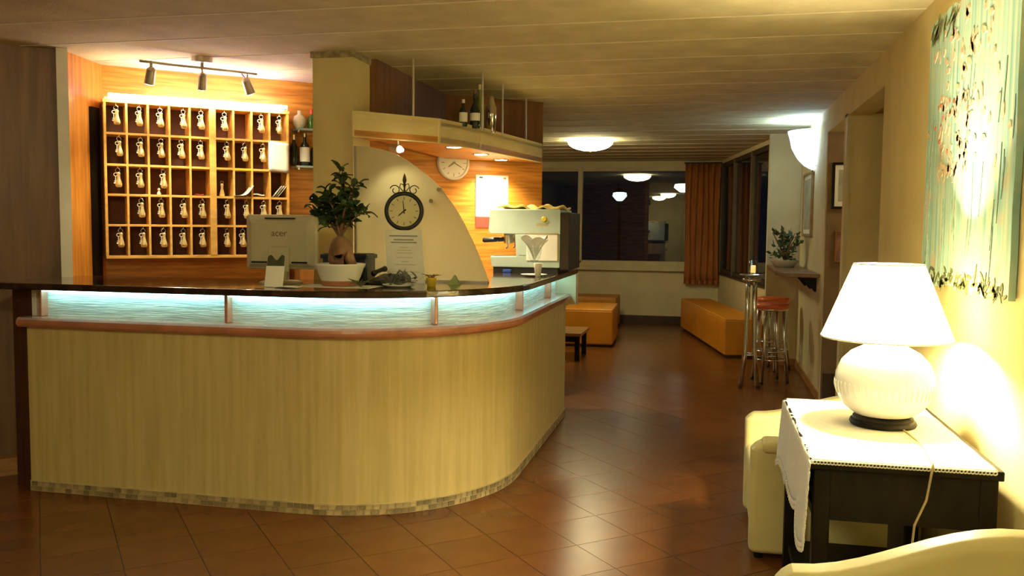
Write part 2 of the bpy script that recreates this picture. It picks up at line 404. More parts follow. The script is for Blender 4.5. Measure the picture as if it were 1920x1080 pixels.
# reception
wb = wall('wall_reception', wallpt(0)[:2], wallpt(3.235)[:2], .12, M_ORWH)
struct(MB().box(-2.08, -1.985, 5.08, 6.62, 1.975, ZC+.03).obj('wall_reception_bulkhead', mat('dark_brown_panel', (0.20, 0.078, 0.018), 0.55, var=0.15, scale=4, stretch=(5, 5, .4))))
up_ = MB().box(2.36, 3.235, -.006, -.001, 2.0, ZC).obj('upper_panel', MATS['dark_brown_panel'], wb)
wall('wall_reception_side', (-3.70, 4.49), (-3.80, 4.975), .1, M_ORW)
pl = Vector((-3.70, 4.49, 0)) - U*3.2
wall('wall_left', (pl.x, pl.y), (-3.70, 4.49), .1, M_DKW)
wall('wall_left_near', (pl.x+.02, -3.1), (pl.x+.02, pl.y+.03), .1, M_DKW)
wall('wall_behind', (1.1, -3.1), (-6.4, -3.1), .1, M_WALL)
t1 = struct(MB().box(-.025, .035, -.03, .03, 0, ZC).obj('trim_2', M_WHITE)); t1.location = (-3.69, 4.475, 0); t1.rotation_euler = (0, 0, AU)
bb = struct(MB().box(0, 3.19, -.10, 0, 0, .10).obj('baseboard_left', M_WBASE)); bb.location = (pl.x, pl.y, 0); bb.rotation_euler = (0, 0, AU)

# square pillar with a darker cap band
pillar = struct(MB().box(-2.28, -2.03, 4.82, 5.08, -.05, ZC+.01).obj('pillar', M_WALL))
MB().box(-2.29, -2.02, 4.81, 5.09, ZC-.035, ZC).obj('cap_band', mat('cap_stone', (0.34, 0.28, 0.15), .8, var=.35, scale=22), pillar)

# ---- windows of the lounge
win1 = struct(MB().box(-3.5, -.2, YB-.03, YB+.20, .86, .89).obj('window_1', M_FRAME))
for n_, bx in (('frame_top', (-3.5, -.2, YB+.01, YB+.07, 2.30, 2.365)), ('frame_bottom', (-3.5, -.2, YB-.02, YB+.07, .875, .945)),
               ('mullion', (-1.985, -1.915, YB-.02, YB+.07, .9, 2.36)), ('frame_side', (-3.5, -3.44, YB+.01, YB+.07, .9, 2.36)), ('frame_side', (-.26, -.2, YB+.01, YB+.07, .9, 2.36)),
               ('sill', (-3.55, -.15, YB-.07, YB+.0, .80, .88))):
    MB().box(*bx).obj(n_, M_FRAME, win1, bevel=.006)
for a, b in ((-3.44, -1.985), (-1.915, -.26)):
    MB().box(a, b, YB+.035, YB+.041, .945, 2.30).obj('pane', M_PANE, win1)
ang2 = math.atan2(A1[1]-A0[1], A1[0]-A0[0])
win2 = struct(MB().box(.10, 3.47, -.02, .2, .775, .80).obj('window_2', M_FRAMED)); win2.location = (*A0, 0); win2.rotation_euler = (0, 0, ang2)
for n_, bx in (('frame_top', (.12, 3.45, 0, .06, 2.34, 2.40)), ('frame_bottom', (.12, 3.45, 0, .06, .80, .86)), ('frame_side', (.12, .18, 0, .06, .8, 2.4)), ('frame_side', (3.39, 3.45, 0, .06, .8, 2.4)),
               ('mullion', (1.05, 1.12, -.01, .06, .8, 2.4)), ('mullion', (2.2, 2.27, -.01, .06, .8, 2.4))):
    MB().box(*bx).obj(n_, mat('mullion_brown', (.16, .12, .07), .5) if n_ == 'mullion' else M_FRAMED, win2, bevel=.005)
for a, b in ((.18, 1.05), (1.12, 2.2), (2.27, 3.39)):
    MB().box(a, b, .03, .036, .86, 2.34).obj('pane', M_PANE, win2)

def curtain(name, label, width, z0, z1, m, loc, rz, pleats, amp=.028, thick=.004):
    def fn(s):
        def g(a, b):
            x = a*width; yy = amp*math.sin(a*pleats*2*PI)*(.6+.4*b) + .006*math.sin(a*37)
            return (x + .01*math.sin(b*5+a*9), yy + s*thick, z0 + (z1-z0)*b)
        return g
    o = MB().grid(fn(0), pleats*10, 8).obj('fabric', m, None, smooth=True)
    sol = o.modifiers.new('thick', 'SOLIDIFY'); sol.thickness = thick
    t = thing(name, label, 'curtain', loc, rz); o.parent = t
    MB().tube([(-.03, 0, z1+.01), (width+.03, 0, z1+.01)], .011).obj('rail', M_FRAMED, t)
    MB().grid(lambda a, b: (a*width, amp*1.05*math.sin(a*pleats*2*PI)-.006, z0+.0+.06*b), pleats*10, 1).obj('hem', m, t, smooth=True)
    return t
curtain('curtain', 'orange-brown pleated curtain hanging beside the big dark window', .50, .62, 2.40, M_CURT, (-.36, YB-.10, 0), 0, 6)
c2 = curtain('curtain', 'dark brown curtain seen behind the side window glass above the long bench', .8, .82, 2.36, M_CURT2, (0, 0, 0), 0, 8, .02)
dv = Vector((A1[0]-A0[0], A1[1]-A0[1], 0)).normalized(); nv = Vector((-dv.y, dv.x, 0))
c2.location = Vector((*A0, 0)) + dv*1.25 + nv*.10; c2.rotation_euler = (0, 0, ang2)

# ------------------------------------------------------------------ ceiling and wall lamps
def dome_lamp(loc, strength, label, r=.27):
    t = thing('ceiling_lamp', label, 'lamp', loc, group=None)
    MB().lathe([(0, 0), (r*.8, 0), (r*.8, -.02), (r*.75, -.025), (0, -.025)], 32).obj('base_plate', M_WHITE, t, smooth=False)
    prof = [(r*math.sin(PI/2*k/9), -.022 - .105*math.cos(PI/2*k/9)) for k in range(10)]
    MB().lathe(prof, 36).obj('glass_bowl', emit('dome_glow_%g' % strength, (1.0, .92, .52), strength), t, smooth=True)
    MB().lathe([(0, -.142), (.012, -.138), (.014, -.128), (0, -.122)], 14).obj('knob', M_BRASS, t, smooth=True)
    return t
dome_lamp((-1.36, 10.13, ZC), L_DOME, 'glowing white glass dome lamp on the lounge ceiling', .26)
for k, (x, y_) in enumerate(((-1.2, 0.9), (-1.6, -1.6))):
    dome_lamp((x, y_, ZC), L_LOBBY, ('white glass dome lamp on the lobby ceiling before the counter', 'white glass dome lamp on the rearmost lobby ceiling')[k], .22)

corridor_fill = dome_lamp((1.75, 7.25, 2.26), 14.0, 'small dome lamp added out of view to brighten the corridor', .13)  # added lamp, out of view, lifting the dark corridor opening
t = thing('wall_lamp', 'half-bowl white glass uplighter glowing on the far right wall', 'lamp', (XW, 8.55, 2.0))
R_ = .25
prof = [(.02, 0), (.05, .006), (.10, .035), (.16, .10), (.21, .19), (R_-.02, .28), (R_, .345)]
mb = MB().lathe(prof, 24, (0, 0, 0), PI, PI/2)
MBs = mb.obj('glass_bowl', emit('sconce_glow', COOL, 4.0), t, smooth=True); MBs.modifiers.new('th', 'SOLIDIFY').thickness = .006
MB().box(-.012, 0, -.10, .10, .02, .30).obj('back_plate', M_WHITE, t, bevel=.004)
MB().lathe([(0, -.03), (.018, -.022), (.02, 0), (0, .01)], 16, (-.015, 0, 0)).obj('finial', M_CHROME, t, smooth=True)
lamp_light('uplight', 'POINT', (-.11, 0, .30), L_SCONCE, COOL, t, .05)

# ------------------------------------------------------------------ reception counter
YF = 4.0; CX, CY, CR = -1.96, 4.90, .90; XL = -3.55; YE = 6.63
def cpath(xl=XL, ye=YE, step=.06):
    pts = []; L1 = CX - xl; n = max(1, int(L1/step))
    for k in range(n): pts.append(((xl + L1*k/n, YF), (0, -1)))
    m = 26
    for k in range(m+1):
        a = -PI/2 + PI/2*k/m; pts.append(((CX+CR*math.cos(a), CY+CR*math.sin(a)), (math.cos(a), math.sin(a))))
    L2 = ye - CY; n = int(L2/step)
    for k in range(1, n+1): pts.append(((CX+CR, CY + L2*k/n), (1, 0)))
    return pts
CP = cpath()
cum = [0]
for a, b in zip(CP, CP[1:]): cum.append(cum[-1] + math.dist(a[0], b[0]))
def at_len(s):
    s = max(0, min(cum[-1], s))
    for k in range(len(cum)-1):
        if s <= cum[k+1]:
            f = (s-cum[k])/(cum[k+1]-cum[k]); (p, n1), (q, n2) = CP[k], CP[k+1]
            nn = Vector((n1[0]*(1-f)+n2[0]*f, n1[1]*(1-f)+n2[1]*f)).normalized()
            return ((p[0]*(1-f)+q[0]*f, p[1]*(1-f)+q[1]*f), (nn.x, nn.y))
    return CP[-1]
def sub_path(s0, s1):
    ss = [s0] + [c for c in cum if s0+1e-4 < c < s1-1e-4] + [s1]
    return [at_len(s) for s in ss]
counter = thing('reception_counter', 'long curved beige reception counter with glowing band under its top', 'counter', (0, 0, 0))
MB().sweep([(-.05, .0), (0, .0), (0, .90), (-.05, .90)], CP).obj('front_panel', M_CNT, counter, smooth=False)
mo = counter.children[0]
MB().sweep([(-.10, .888), (.005, .888), (.030, .893), (.042, .905), (.045, .918), (.040, .932), (.026, .943), (-.10, .946)], [(((XL-.03), YF), (0, -1))] + CP).obj('rail', M_RED, counter)
# rippled light band, in bays between red uprights
ARC = CX - XL; QL = PI/2*CR
div_s = [.06, ARC-(-1.96+2.39)+0.0, ARC+.70, ARC+QL+.29, ARC+QL+1.25]
div_s[1] = (-2.39) - XL
bays = list(zip([.0]+div_s, div_s+[cum[-1]-.02]))
for a, b in bays[1:]:
    MB().sweep([(-.10, .94), (-.075, .94), (-.075, 1.096), (-.10, 1.096)], sub_path(a+.005, b-.005)).obj('light_panel', M_WAVE, counter)
for s in div_s:
    (p, n_) = at_len(s)
    d = MB().cbox((0, 0, 0), (.020, .05, .15)).obj('divider', M_RED, counter, bevel=.005)
    d.location = (p[0]-n_[0]*.055, p[1]-n_[1]*.055, 1.020); d.rotation_euler = (0, 0, math.atan2(n_[1], n_[0])+PI/2)
MB().box(XL-.0, XL+.03, YF+.04, YF+.10, .946, 1.095).obj('end_post', M_WHITE, counter)
for a, b in bays[1:]:
    MB().sweep([(-.045, 1.080), (-.030, 1.080), (-.030, 1.0935), (-.045, 1.0935)], sub_path(a+.02, b-.02)).obj('led_strip', M_LED, counter)
MB().box(XL-.14, XL, YF+.06, 4.45, 0, 1.094).obj('end_panel', mat('dark_red_wood', (.075, .024, .014), .5, var=.25, stretch=(4, 4, .4)), counter)
MB().box(-1.5, -.985, 6.64, 6.76, .86, 1.094).obj('end_block', M_WALL2, counter)
MB().box(-1.60, -1.55, 5.1, 6.62, 0, 1.094).obj('bar_panel', M_CNT, counter)
# mosaic plinth: two rows of little tiles
MB().sweep([(0, 0), (.006, 0), (.006, .058), (0, .058)], CP).obj('plinth', M_MOSG, counter)
nt_ = int(cum[-1]/.0365); mme = MB().cbox((0, 0, 0), (.032, .006, .023)).mesh('mosaic_tile', M_MOS)
for row in range(2):
    for k in range(nt_):
        (p, n_) = at_len((k+.5+.25*row)*cum[-1]/(nt_+.5))
        o = bpy.data.objects.new('mosaic_tile', mme); COL.objects.link(o); o.parent = counter
        o.location = (p[0]+n_[0]*.007, p[1]+n_[1]*.007, .0155+row*.027); o.rotation_euler = (0, 0, math.atan2(n_[1], n_[0])+PI/2)
outer = [(p[0]+n_[0]*.085, p[1]+n_[1]*.085) for p, n_ in cpath(-3.70, 6.68)]
wt = MB().prism(outer + [(-1.62, 6.68), (-1.62, 5.15), (-1.98, 4.80), (-2.30, 4.74), (-3.70, 4.62)], 1.095, 1.13).obj('worktop', M_TOP, bevel=.006)
tag(wt, 'glossy dark worktop curving along the reception counter', 'worktop')
TOPZ = 1.13

# ------------------------------------------------------------------ suspended canopy shelf over the bar
can = thing('hanging_canopy', 'angular beige canopy shelf hung on rods above the bar', 'canopy', (0, 0, 0))
fasc = [(-2.005, 4.78), (-1.63, 5.22), (-1.495, 5.70), (-1.31, 6.90)]
Z0c, Z1c = 1.955, 2.105
inner = [(-1.40, 6.99), (-1.975, 6.49), (-1.975, 5.09), (-2.02, 5.09), (-2.02, 4.79)]
MB().prism(fasc + inner, Z0c+.006, Z0c+.04).obj('soffit', M_ORWH, can)
for a, b in zip(fasc, fasc[1:]):
    d = Vector((b[0]-a[0], b[1]-a[1], 0)); L = d.length; ang = math.atan2(d.y, d.x)
    f = MB().box(-.012, L+.006, 0, .022, Z0c, Z1c).obj('fascia_board', M_CNT if False else M_WALL, can); f.location = (a[0], a[1], 0); f.rotation_euler = (0, 0, ang)
MB().prism([(fasc[0][0], fasc[0][1])] + fasc[1:] + inner, Z1c-.04, Z1c-.02).obj('top_shelf', M_WALL, can)
for k, (x, y_) in enumerate(((-1.72, 5.10), (-1.42, 5.60), (-1.40, 6.08), (-1.39, 6.84))):
    x -= .04
    MB().tube([(x, y_, Z1c-.03), (x, y_, ZC)], .008).obj('rod', M_STEEL, can)
for (x, y_) in ((-1.63, 5.53), (-1.60, 6.10), (-1.575, 6.62)):
    dl = MB().lathe([(.045, .0), (.058, -.004), (.060, .002), (.058, .02), (.045, .02)], 24, (0, 0, 0)).obj('downlight', M_CHROME, can, smooth=True); dl.location = (x, y_, Z0c+.004)
    MB().lathe([(0, -.002), (.046, -.002), (.046, .01), (0, .01)], 24).obj('lens', emit('downlight_glow', (1, .84, .5), 30), dl)
    lamp_light('downlight_beam', 'SPOT', (x, y_, Z0c-.006), L_DOWN, WARM2, can, .04, (0, 0, 0), math.radians(130), .6)
# small halogen spot clamped under the canopy
sp = thing('halogen_spot', 'small chrome halogen spot under the canopy beside the pillar', 'spotlight', (-1.83, 5.02, Z0c+.006))
MB().tube([(0, 0, 0), (0, 0, -.035)], .008).obj('stem', M_CHROME, sp)
MB().tube([(-.045, .02, -.045), (.02, -.02, -.06)], .024, 14).obj('housing', M_STEEL, sp)
MB().sphere((.034, -.026, -.064), .014).obj('bulb', emit('halogen_glow', (1, .88, .65), 25), sp, smooth=True)
lamp_light('halogen_beam', 'SPOT', (.034, -.026, -.075), 9.0, WARM2, sp, .02, aim((.25, -.12, -1)), math.radians(120), .6)
# ------------------------------------------------------------------ frosted quarter-round glass screen
arc = [(-2.0, 1.905), (-1.93, 1.90), (-1.85, 1.885), (-1.77, 1.862), (-1.70, 1.825), (-1.64, 1.785), (-1.58, 1.74), (-1.53, 1.70), (-1.48, 1.65), (-1.42, 1.57), (-1.385, 1.52), (-1.35, 1.46), (-1.29, 1.34), (-1.25, 1.25), (-1.205, TOPZ+.004)]
gs = thing('glass_screen', 'frosted quarter-round glass screen standing on the counter by the pillar', 'glass screen', (0, 0, 0))
MB().prism_axis([(-2.0, TOPZ+.004)] + arc[::1], 4.795, 4.807, 'y').obj('glass_sheet', M_FROST, gs)
MB().box(-2.0, -1.21, 4.787, 4.815, TOPZ, TOPZ+.012).obj('bottom_channel', M_STEEL, gs)
MB().box(-2.012, -1.998, 4.79, 4.812, TOPZ, 1.905).obj('side_channel', M_STEEL, gs)
for (x, z) in ((-1.50, 1.655), (-1.545, 1.59)):
    MB().tube([(x, 4.785, z), (x, 4.815, z)], .012, 14).obj('clamp', M_CHROME, gs)

# ------------------------------------------------------------------ key rack on the reception back wall
rack = thing('key_rack', 'oak pigeonhole key rack with nine columns of square compartments', 'key rack', wallpt(0, .201), AU)
# local x = along the wall, y = towards the wall
RZ = [1.236, 1.434, 1.624, 1.811, 2.005, 2.20]; RX = [0.0, .125, .25, .376, .5, .625, .655, .773, .890, 1.008, 1.130]
D_ = .19; TB = .016
MB().box(0, 1.13, D_-.008, D_, RZ[0], RZ[-1]).obj('back_panel', M_RACKB, rack)
MB().box(-.012, 1.142, -.004, D_, RZ[-1]-.006, RZ[-1]+.014).obj('top_board', M_RACK, rack, bevel=.002)
MB().box(-.006, 1.136, 0, D_, RZ[0]-.012, RZ[0]+.006).obj('bottom_board', M_RACK, rack, bevel=.002)
for x in (0, 1.13): MB().box(x-TB/2, x+TB/2, 0, D_-.009, RZ[0]+.006, RZ[-1]-.006).obj('side_board', M_RACK, rack, bevel=.002)
MB().box(RX[5]-.006, RX[6]+.006, -.002, D_-.009, RZ[0]+.006, RZ[-1]-.006).obj('centre_post', M_RACK, rack, bevel=.002)
for z in RZ[1:-1]:
    for a, b in ((.008, RX[5]-.006), (RX[6]+.006, 1.122)):
        MB().box(a, b, .002, D_-.009, z-.007, z+.007).obj('shelf', M_RACK, rack, bevel=.001)
for x in RX[1:5] + RX[7:10]:
    MB().box(x-.0065, x+.0065, .001, D_-.009, RZ[0]+.006, RZ[-1]-.006).obj('divider', M_RACK, rack, bevel=.001)
dk = tag(MB().box(.31, .40, -.024, -.001, 1.0, 2.165).obj('rack_shadow_board', M_BLACKW), 'upright dark board standing in for the rack shadow on the orange side wall', 'board'); dk.location = (-3.70, 4.49, 0); dk.rotation_euler = (0, 0, math.atan2(.485, -.10)); dk.scale = (1, 1, 1)  # dark board in place of the shadow the rack casts on this wall

# keys: brass fob with ring and key, one per compartment
def key_proto():
    t = thing('room_key', 'x', 'key'); t.scale = (1.2, 1.2, 1.12)
    MB().tube([(0, .02, 0), (0, -.012, 0), (0, -.016, .006)], .0022, 6).obj('hook', M_BRASS, t)
    MB().torus((0, -.012, -.014), .011, .0016, 'y', 16, 6).obj('ring', M_CHROME, t, smooth=True)
    MB().lathe([(0, -.108), (.012, -.107), (.0165, -.100), (.017, -.090), (.013, -.075), (.0085, -.058), (.0075, -.040), (.0095, -.032), (.007, -.026), (0, -.024)], 14, (.004, -.010, 0)).obj('fob', M_BRASS, t, smooth=True)
    k = MB(); k.torus((-.010, -.012, -.038), .009, .0022, 'y', 14, 6); k.box(-.0125, -.0085, -.0135, -.0105, -.092, -.045); k.box(-.019, -.0125, -.0135, -.0105, -.088, -.080); k.box(-.017, -.0125, -.0135, -.0105, -.076, -.071)
    k.obj('key_blade', mat('key_steel', (.85, .80, .68), .35, .4), t)
    return t
present = {0: [0,1,2,3,4,5,7,8], 1: [0,1,2,3,4,5,6,7], 2: [0,1,2], 3: [1,2,3,4,5,6,7,8], 4: [0,1,2,3,4,5,6]}
ords = ['first', 'second', 'third', 'fourth', 'fifth', 'sixth', 'seventh', 'eighth', 'last']
rows = ['top', 'second', 'middle', 'fourth', 'bottom']
cells = list(zip(RX[:5], RX[1:6])) + list(zip(RX[6:10], RX[7:11]))
kp = key_proto(); first = True
for r, cols in present.items():
    for c in cols:
        o = kp if first else copy_tree(kp); first = False
        a, b = cells[c]; z = RZ[5-r] - .018
        if r == 0: z -= .002
        x = (a+b)/2 + .012 + random.uniform(-.008, .008) - (.018 if (r, c) == (4, 6) else 0)
        p = Vector(rack.location) + U*x - N*.022
        o.location = (p.x, p.y, z); o.rotation_euler = (0, 0, AU + random.uniform(-.35, .35))
        o['label'] = 'brass room key hanging in the %s row, %s compartment from the left' % (rows[r], ords[c]); o['group'] = 'room keys in the rack'
def in_rack(x, y_, z):  # local rack coordinates to world
    p = Vector(rack.location) + U*x - N*y_; return (p.x, p.y, z)
# a key standing on a compartment floor
ks = thing('room_key', 'brass key fob standing upright in the middle row, sixth compartment', 'key', in_rack(.70, .03, RZ[2]+.008), AU, 'room keys in the rack')
MB().lathe([(0, 0), (.016, .001), (.017, .012), (.012, .03), (.008, .05), (.008, .066), (.011, .074), (.007, .082), (0, .084)], 14).obj('fob', M_BRASS, ks, smooth=True)
MB().torus((0, 0, .090), .010, .0016, 'y', 16, 6).obj('ring', M_CHROME, ks, smooth=True)
def sheet(name, label, cat, fn, nu, nv, loc, rz, m, th=.0015, group=None):
    o = MB().grid(fn, nu, nv).obj(name, m, smooth=True); o.modifiers.new('th', 'SOLIDIFY').thickness = th
    o.location = loc; o.rotation_euler = (0, 0, rz); return tag(o, label, cat, group)
sheet('paper_note', 'white paper hanging over the last compartment of the second row', 'paper', lambda a, b: (.135*a, -.004-.01*math.sin(a*2.5)*b, -.01+.20*b-.012*a), 6, 8, in_rack(.998, -.004, 1.818), AU, M_PAPER)
sheet('envelope', 'curled white envelope sticking out of the middle row', 'envelope', lambda a, b: (.125*a, -.06+.13*b, .004+.055*max(0, a-.45)**2*4+.01*b*a), 12, 4, in_rack(.768, .03, RZ[2]+.009), AU, M_PAPER)
sheet('folded_leaflet', 'small folded white leaflet lying in the middle row', 'leaflet', lambda a, b: (.075*a, .12*b, .010+.004*math.sin(a*6)), 6, 4, in_rack(.90, .01, RZ[2]+.0085), AU, M_PAPER, .008)
for k in range(3):
    sheet('leaflet', ('left', 'middle', 'right')[k] + 'most of the leaflets leaning in the last compartment of the middle row' if k != 1 else 'central leaflet leaning in the last compartment of the middle row', 'leaflet', lambda a, b, k=k: (.01+.06*b+.012*k+.01*a, .10*a, .003+.075*b), 4, 4, in_rack(1.022+.004*k, .01, RZ[2]+.008), AU, M_PAPER, .002, 'leaning leaflets in the rack')
eg = thing('small_figurine', 'tiny white figurine standing in the middle row, third compartment', 'figurine', in_rack(.31, .03, RZ[2]+.007), AU)
MB().lathe([(0, 0), (.012, 0), (.013, .008), (.007, .022), (0, .026)], 12).obj('body', M_WHITE, eg, smooth=True)
MB().sphere((0, 0, .034), .0095).obj('head', M_WHITE, eg, smooth=True)
rc = MB().grid(lambda a, b: (.05*a, .05*b, .004+.003*math.sin(a*7)), 6, 4).obj('red_card', M_REDP, smooth=True); rc.modifiers.new('th', 'SOLIDIFY').thickness = .004
rc.location = in_rack(.53, .0, RZ[2]+.008); rc.rotation_euler = (0, 0, AU); tag(rc, 'small red card lying in the middle row, fifth compartment', 'card')
yt = MB().box(0, .118, -.0015, .0, -.007, .007).obj('yellow_tape', M_YEL); yt.location = in_rack(.7725, .0005, RZ[3]); yt.rotation_euler = (0, 0, AU); tag(yt, 'yellow tape along the front of a rack shelf', 'tape')

# track of three spots lighting the rack
trk = thing('spot_track', 'ceiling track with three steel spotlights over the key rack', 'spotlight', (-3.02, 4.86, ZC), math.atan2(.55, .46))
MB().lathe([(0, 0), (.062, 0), (.062, -.028), (.055, -.033), (0, -.033)], 28).obj('canopy', M_STEEL, trk)
MB().tube([(-.36, .0, -.062), (-.18, .012, -.062), (0, 0, -.062), (.18, -.012, -.062), (.34, 0, -.062)], .008).obj('bar', M_STEEL, trk, smooth=True)
MB().tube([(0, 0, -.03), (0, 0, -.062)], .010).obj('stem', M_STEEL, trk)
for k, x in enumerate((-.30, .0, .28)):
    hd = bpy.data.objects.new('spot_head', MB().tube([(0, 0, .045), (0, 0, .03), (0, 0, -.055)], [.012, .026, .030], 18).mesh('spot_head', M_STEEL)); COL.objects.link(hd); hd.parent = trk
    hd.location = (x, 0, -.135); hd.rotation_euler = (math.radians((22, 24, 12)[k]), math.radians((4, -4, -26)[k]), 0)
    MB().lathe([(0, -.0565), (.026, -.0565), (.026, -.052), (0, -.052)], 18).obj('lens', emit('spot_glow', (1, .85, .6), 18), hd)
    MB().tube([(0, 0, .045), (0, .03, .075)], .005).obj('bracket', M_STEEL, hd)
    MB().tube([(x, 0, -.062), (x, 0, -.10)], .005).obj('drop_rod', M_STEEL, trk)
    lamp_light('spot_beam', 'SPOT', (0, 0, -.062), L_TRACK, (1, .86, .52), hd, .02, (0, 0, 0), math.radians(74), .7)
# light pelmet along the front of the rack top, and an added violet tube behind it to tint the ceiling
pel = thing('rack_light', 'bright strip light running along the top edge of the key rack', 'lamp', in_rack(0, 0, RZ[5]+.014), AU)
MB().box(.0, 1.13, -.002, .04, .0, .012).obj('housing', M_WHITE, pel, bevel=.002)
for x in (.02, .56, 1.11): MB().box(x-.006, x+.006, -.06, .0, .006, .010).obj('clip', M_STEEL, pel)
MB().tube([(.02, -.060, .018), (1.11, -.060, .018)], .011, 12).obj('tube', emit('rack_light_glow', (1, .86, .55), L_PELMET), pel, smooth=True)
bat = thing('violet_fill', 'slim violet tube added on top of the key rack to tint the ceiling', 'lamp', in_rack(.25, .13, RZ[5]+.015), AU)
MB().box(0, .85, -.02, .02, 0, .012).obj('housing', M_WHITE, bat, bevel=.002)
MB().tube([(.02, 0, .022), (.83, 0, .022)], .009, 12).obj('tube', emit('violet_fill_glow', (.36, .26, 1.0), 34.0), bat, smooth=True)

# ---- glass shelf with bottles right of the rack
gsh = thing('wall_shelf', 'bluish glass shelf on the wall between rack and pillar', 'shelf', wallpt(1.20, .0), AU)
MB().box(0, .34, -.16, 0, 1.842, 1.856).obj('glass_board', mat('shelf_glass', (.25, .33, .32), .1, var=.05), gsh)
MB().box(0, .34, -.16, 0, 2.098, 2.112).obj('glass_board', MATS['shelf_glass'], gsh)
for x in (.03, .31):
    for z in (1.83, 2.086): MB().box(x-.006, x+.006, -.10, 0, z, z+.012).obj('bracket', M_CHROME, gsh)
def bottle(name, label, prof, m, loc, capm=None, cap=None, lab=None, group=None):
    t = thing(name, label, 'bottle', loc, 0, group)
    MB().lathe(prof, 18).obj('body', m, t, smooth=True)
    if cap: MB().lathe([(0, cap[1]), (cap[0], cap[1]), (cap[0], cap[2]), (0, cap[2])], 14).obj('cap', capm, t)
    if lab: MB().lathe([(lab[0], lab[1]), (lab[0], lab[2])], 18).obj('paper_label', M_PAPER, t, smooth=True)
    return t
BP = lambda h, r: [(0, 0), (r, .002), (r*1.02, h*.1), (r*1.02, h*.55), (r*.8, h*.66), (r*.36, h*.76), (r*.33, h*.95), (r*.4, h*.96), (r*.4, h), (0, h)]
bottle('bottle', 'green bottle with a red cap on the upper glass shelf', BP(.135, .03), M_GREENB, wallpt(1.325, .09, 2.112), M_REDP, (.0135, .105, .139))
bottle('bottle', 'round clear flask on the upper glass shelf beside the rack', [(0, 0), (.028, .002), (.045, .03), (.048, .055), (.038, .085), (.014, .10), (.014, .125), (0, .125)], mat('flask_glass', (.7, .66, .5), .08, var=.1), wallpt(1.238, .09, 2.112))
bottle('bottle', 'dark bottle with a long white label on the lower glass shelf', BP(.225, .034), M_DKB, wallpt(1.274, .09, 1.856), M_CHROME, (.014, .2, .227), (.0355, .03, .13))
bottle('bottle', 'dark squat bottle at the pillar end of the lower glass shelf', BP(.19, .036), M_DKB, wallpt(1.352, .09, 1.856), M_BLACK, (.015, .165, .195))
bottle('bottle', 'tall dark bottle on the lower glass shelf nearest the rack', BP(.21, .027), M_DKB, wallpt(1.204, .07, 1.856), M_BRASS, (.011, .18, .214))
dr = thing('drinks_tray', 'dark cabinet with a chrome tray below the glass shelf', 'cabinet', wallpt(1.18, .0), AU)
MB().box(0, .40, -.30, -.002, 0, 1.50).obj('cabinet_body', M_BRW, dr)
MB().box(.03, .37, -.27, -.03, 1.502, 1.516).obj('tray', M_CHROME, dr, bevel=.004)
bottle('glass_tumbler', 'small glass standing on the chrome tray by the pillar', [(.018, 0), (.02, .001), (.024, .07), (.0225, .07), (.019, .005), (0, .005)], MATS['flask_glass'], wallpt(1.40, .14, 1.517))

# ---- white wall clock and price list on the bar wall
wc = thing('wall_clock', 'round white wall clock on the orange bar wall', 'clock', wallpt(2.438, .0, 1.932), AU)
def disc(r, y0, y1, seg=36):
    return MB().prism_axis([(r*math.cos(2*PI*k/seg), r*math.sin(2*PI*k/seg)) for k in range(seg)], y0, y1, 'y')
disc(.132, -.028, -.001).obj('case', M_WHITE, wc, bevel=.006)
disc(.112, -.031, -.029).obj('dial', M_PAPER, wc)
MB().torus((0, -.029, 0), .120, .012, 'y', 40, 10).obj('rim', M_WHITE, wc, smooth=True)
def clock_marks(t, r, y_, m):
    for k in range(12):
        a = PI/2 - k*PI/6; L = .018 if k % 3 else .026
        q = MB().box(-.0025, .0025, y_-.0012, y_, -L/2, L/2).obj('hour_mark', m, t); q.location = (r*math.cos(a), 0, r*math.sin(a)); q.rotation_euler = (0, PI/2 - a, 0)
def clock_hand(t, L, wd, ang, y_, m, nm):
    q = MB().prism_axis([(-wd, -.012), (wd, -.012), (wd*.7, L*.8), (0, L), (-wd*.7, L*.8)], y_-.0015, y_, 'y').obj(nm, m, t); q.rotation_euler = (0, ang, 0)
clock_marks(wc, .092, -.0312, M_INK)
clock_hand(wc, .062, .007, math.radians(-125), -.033, M_INK, 'hour_hand'); clock_hand(wc, .078, .005, math.radians(118), -.035, M_INK, 'minute_hand')
pr = thing('price_list', 'white price list with red foot pinned to the orange bar wall', 'poster', wallpt(2.638, .002, 1.44), AU)
MB().box(0, .285, -.004, 0, .085, .41).obj('sheet', M_PAPER, pr)
MB().box(0, .285, -.0042, 0, 0, .085).obj('red_foot', M_REDP, pr)
for z in (.33, .255, .18, .145): MB().box(.015, .27, -.0048, -.0041, z, z+.004).obj('printed_line', M_INK, pr)
MB().box(.03, .06, -.0048, -.0041, .385, .396).obj('printed_mark', M_BLACK, pr); MB().box(.24, .265, -.0048, -.0041, .383, .396).obj('printed_mark', M_INK, pr)

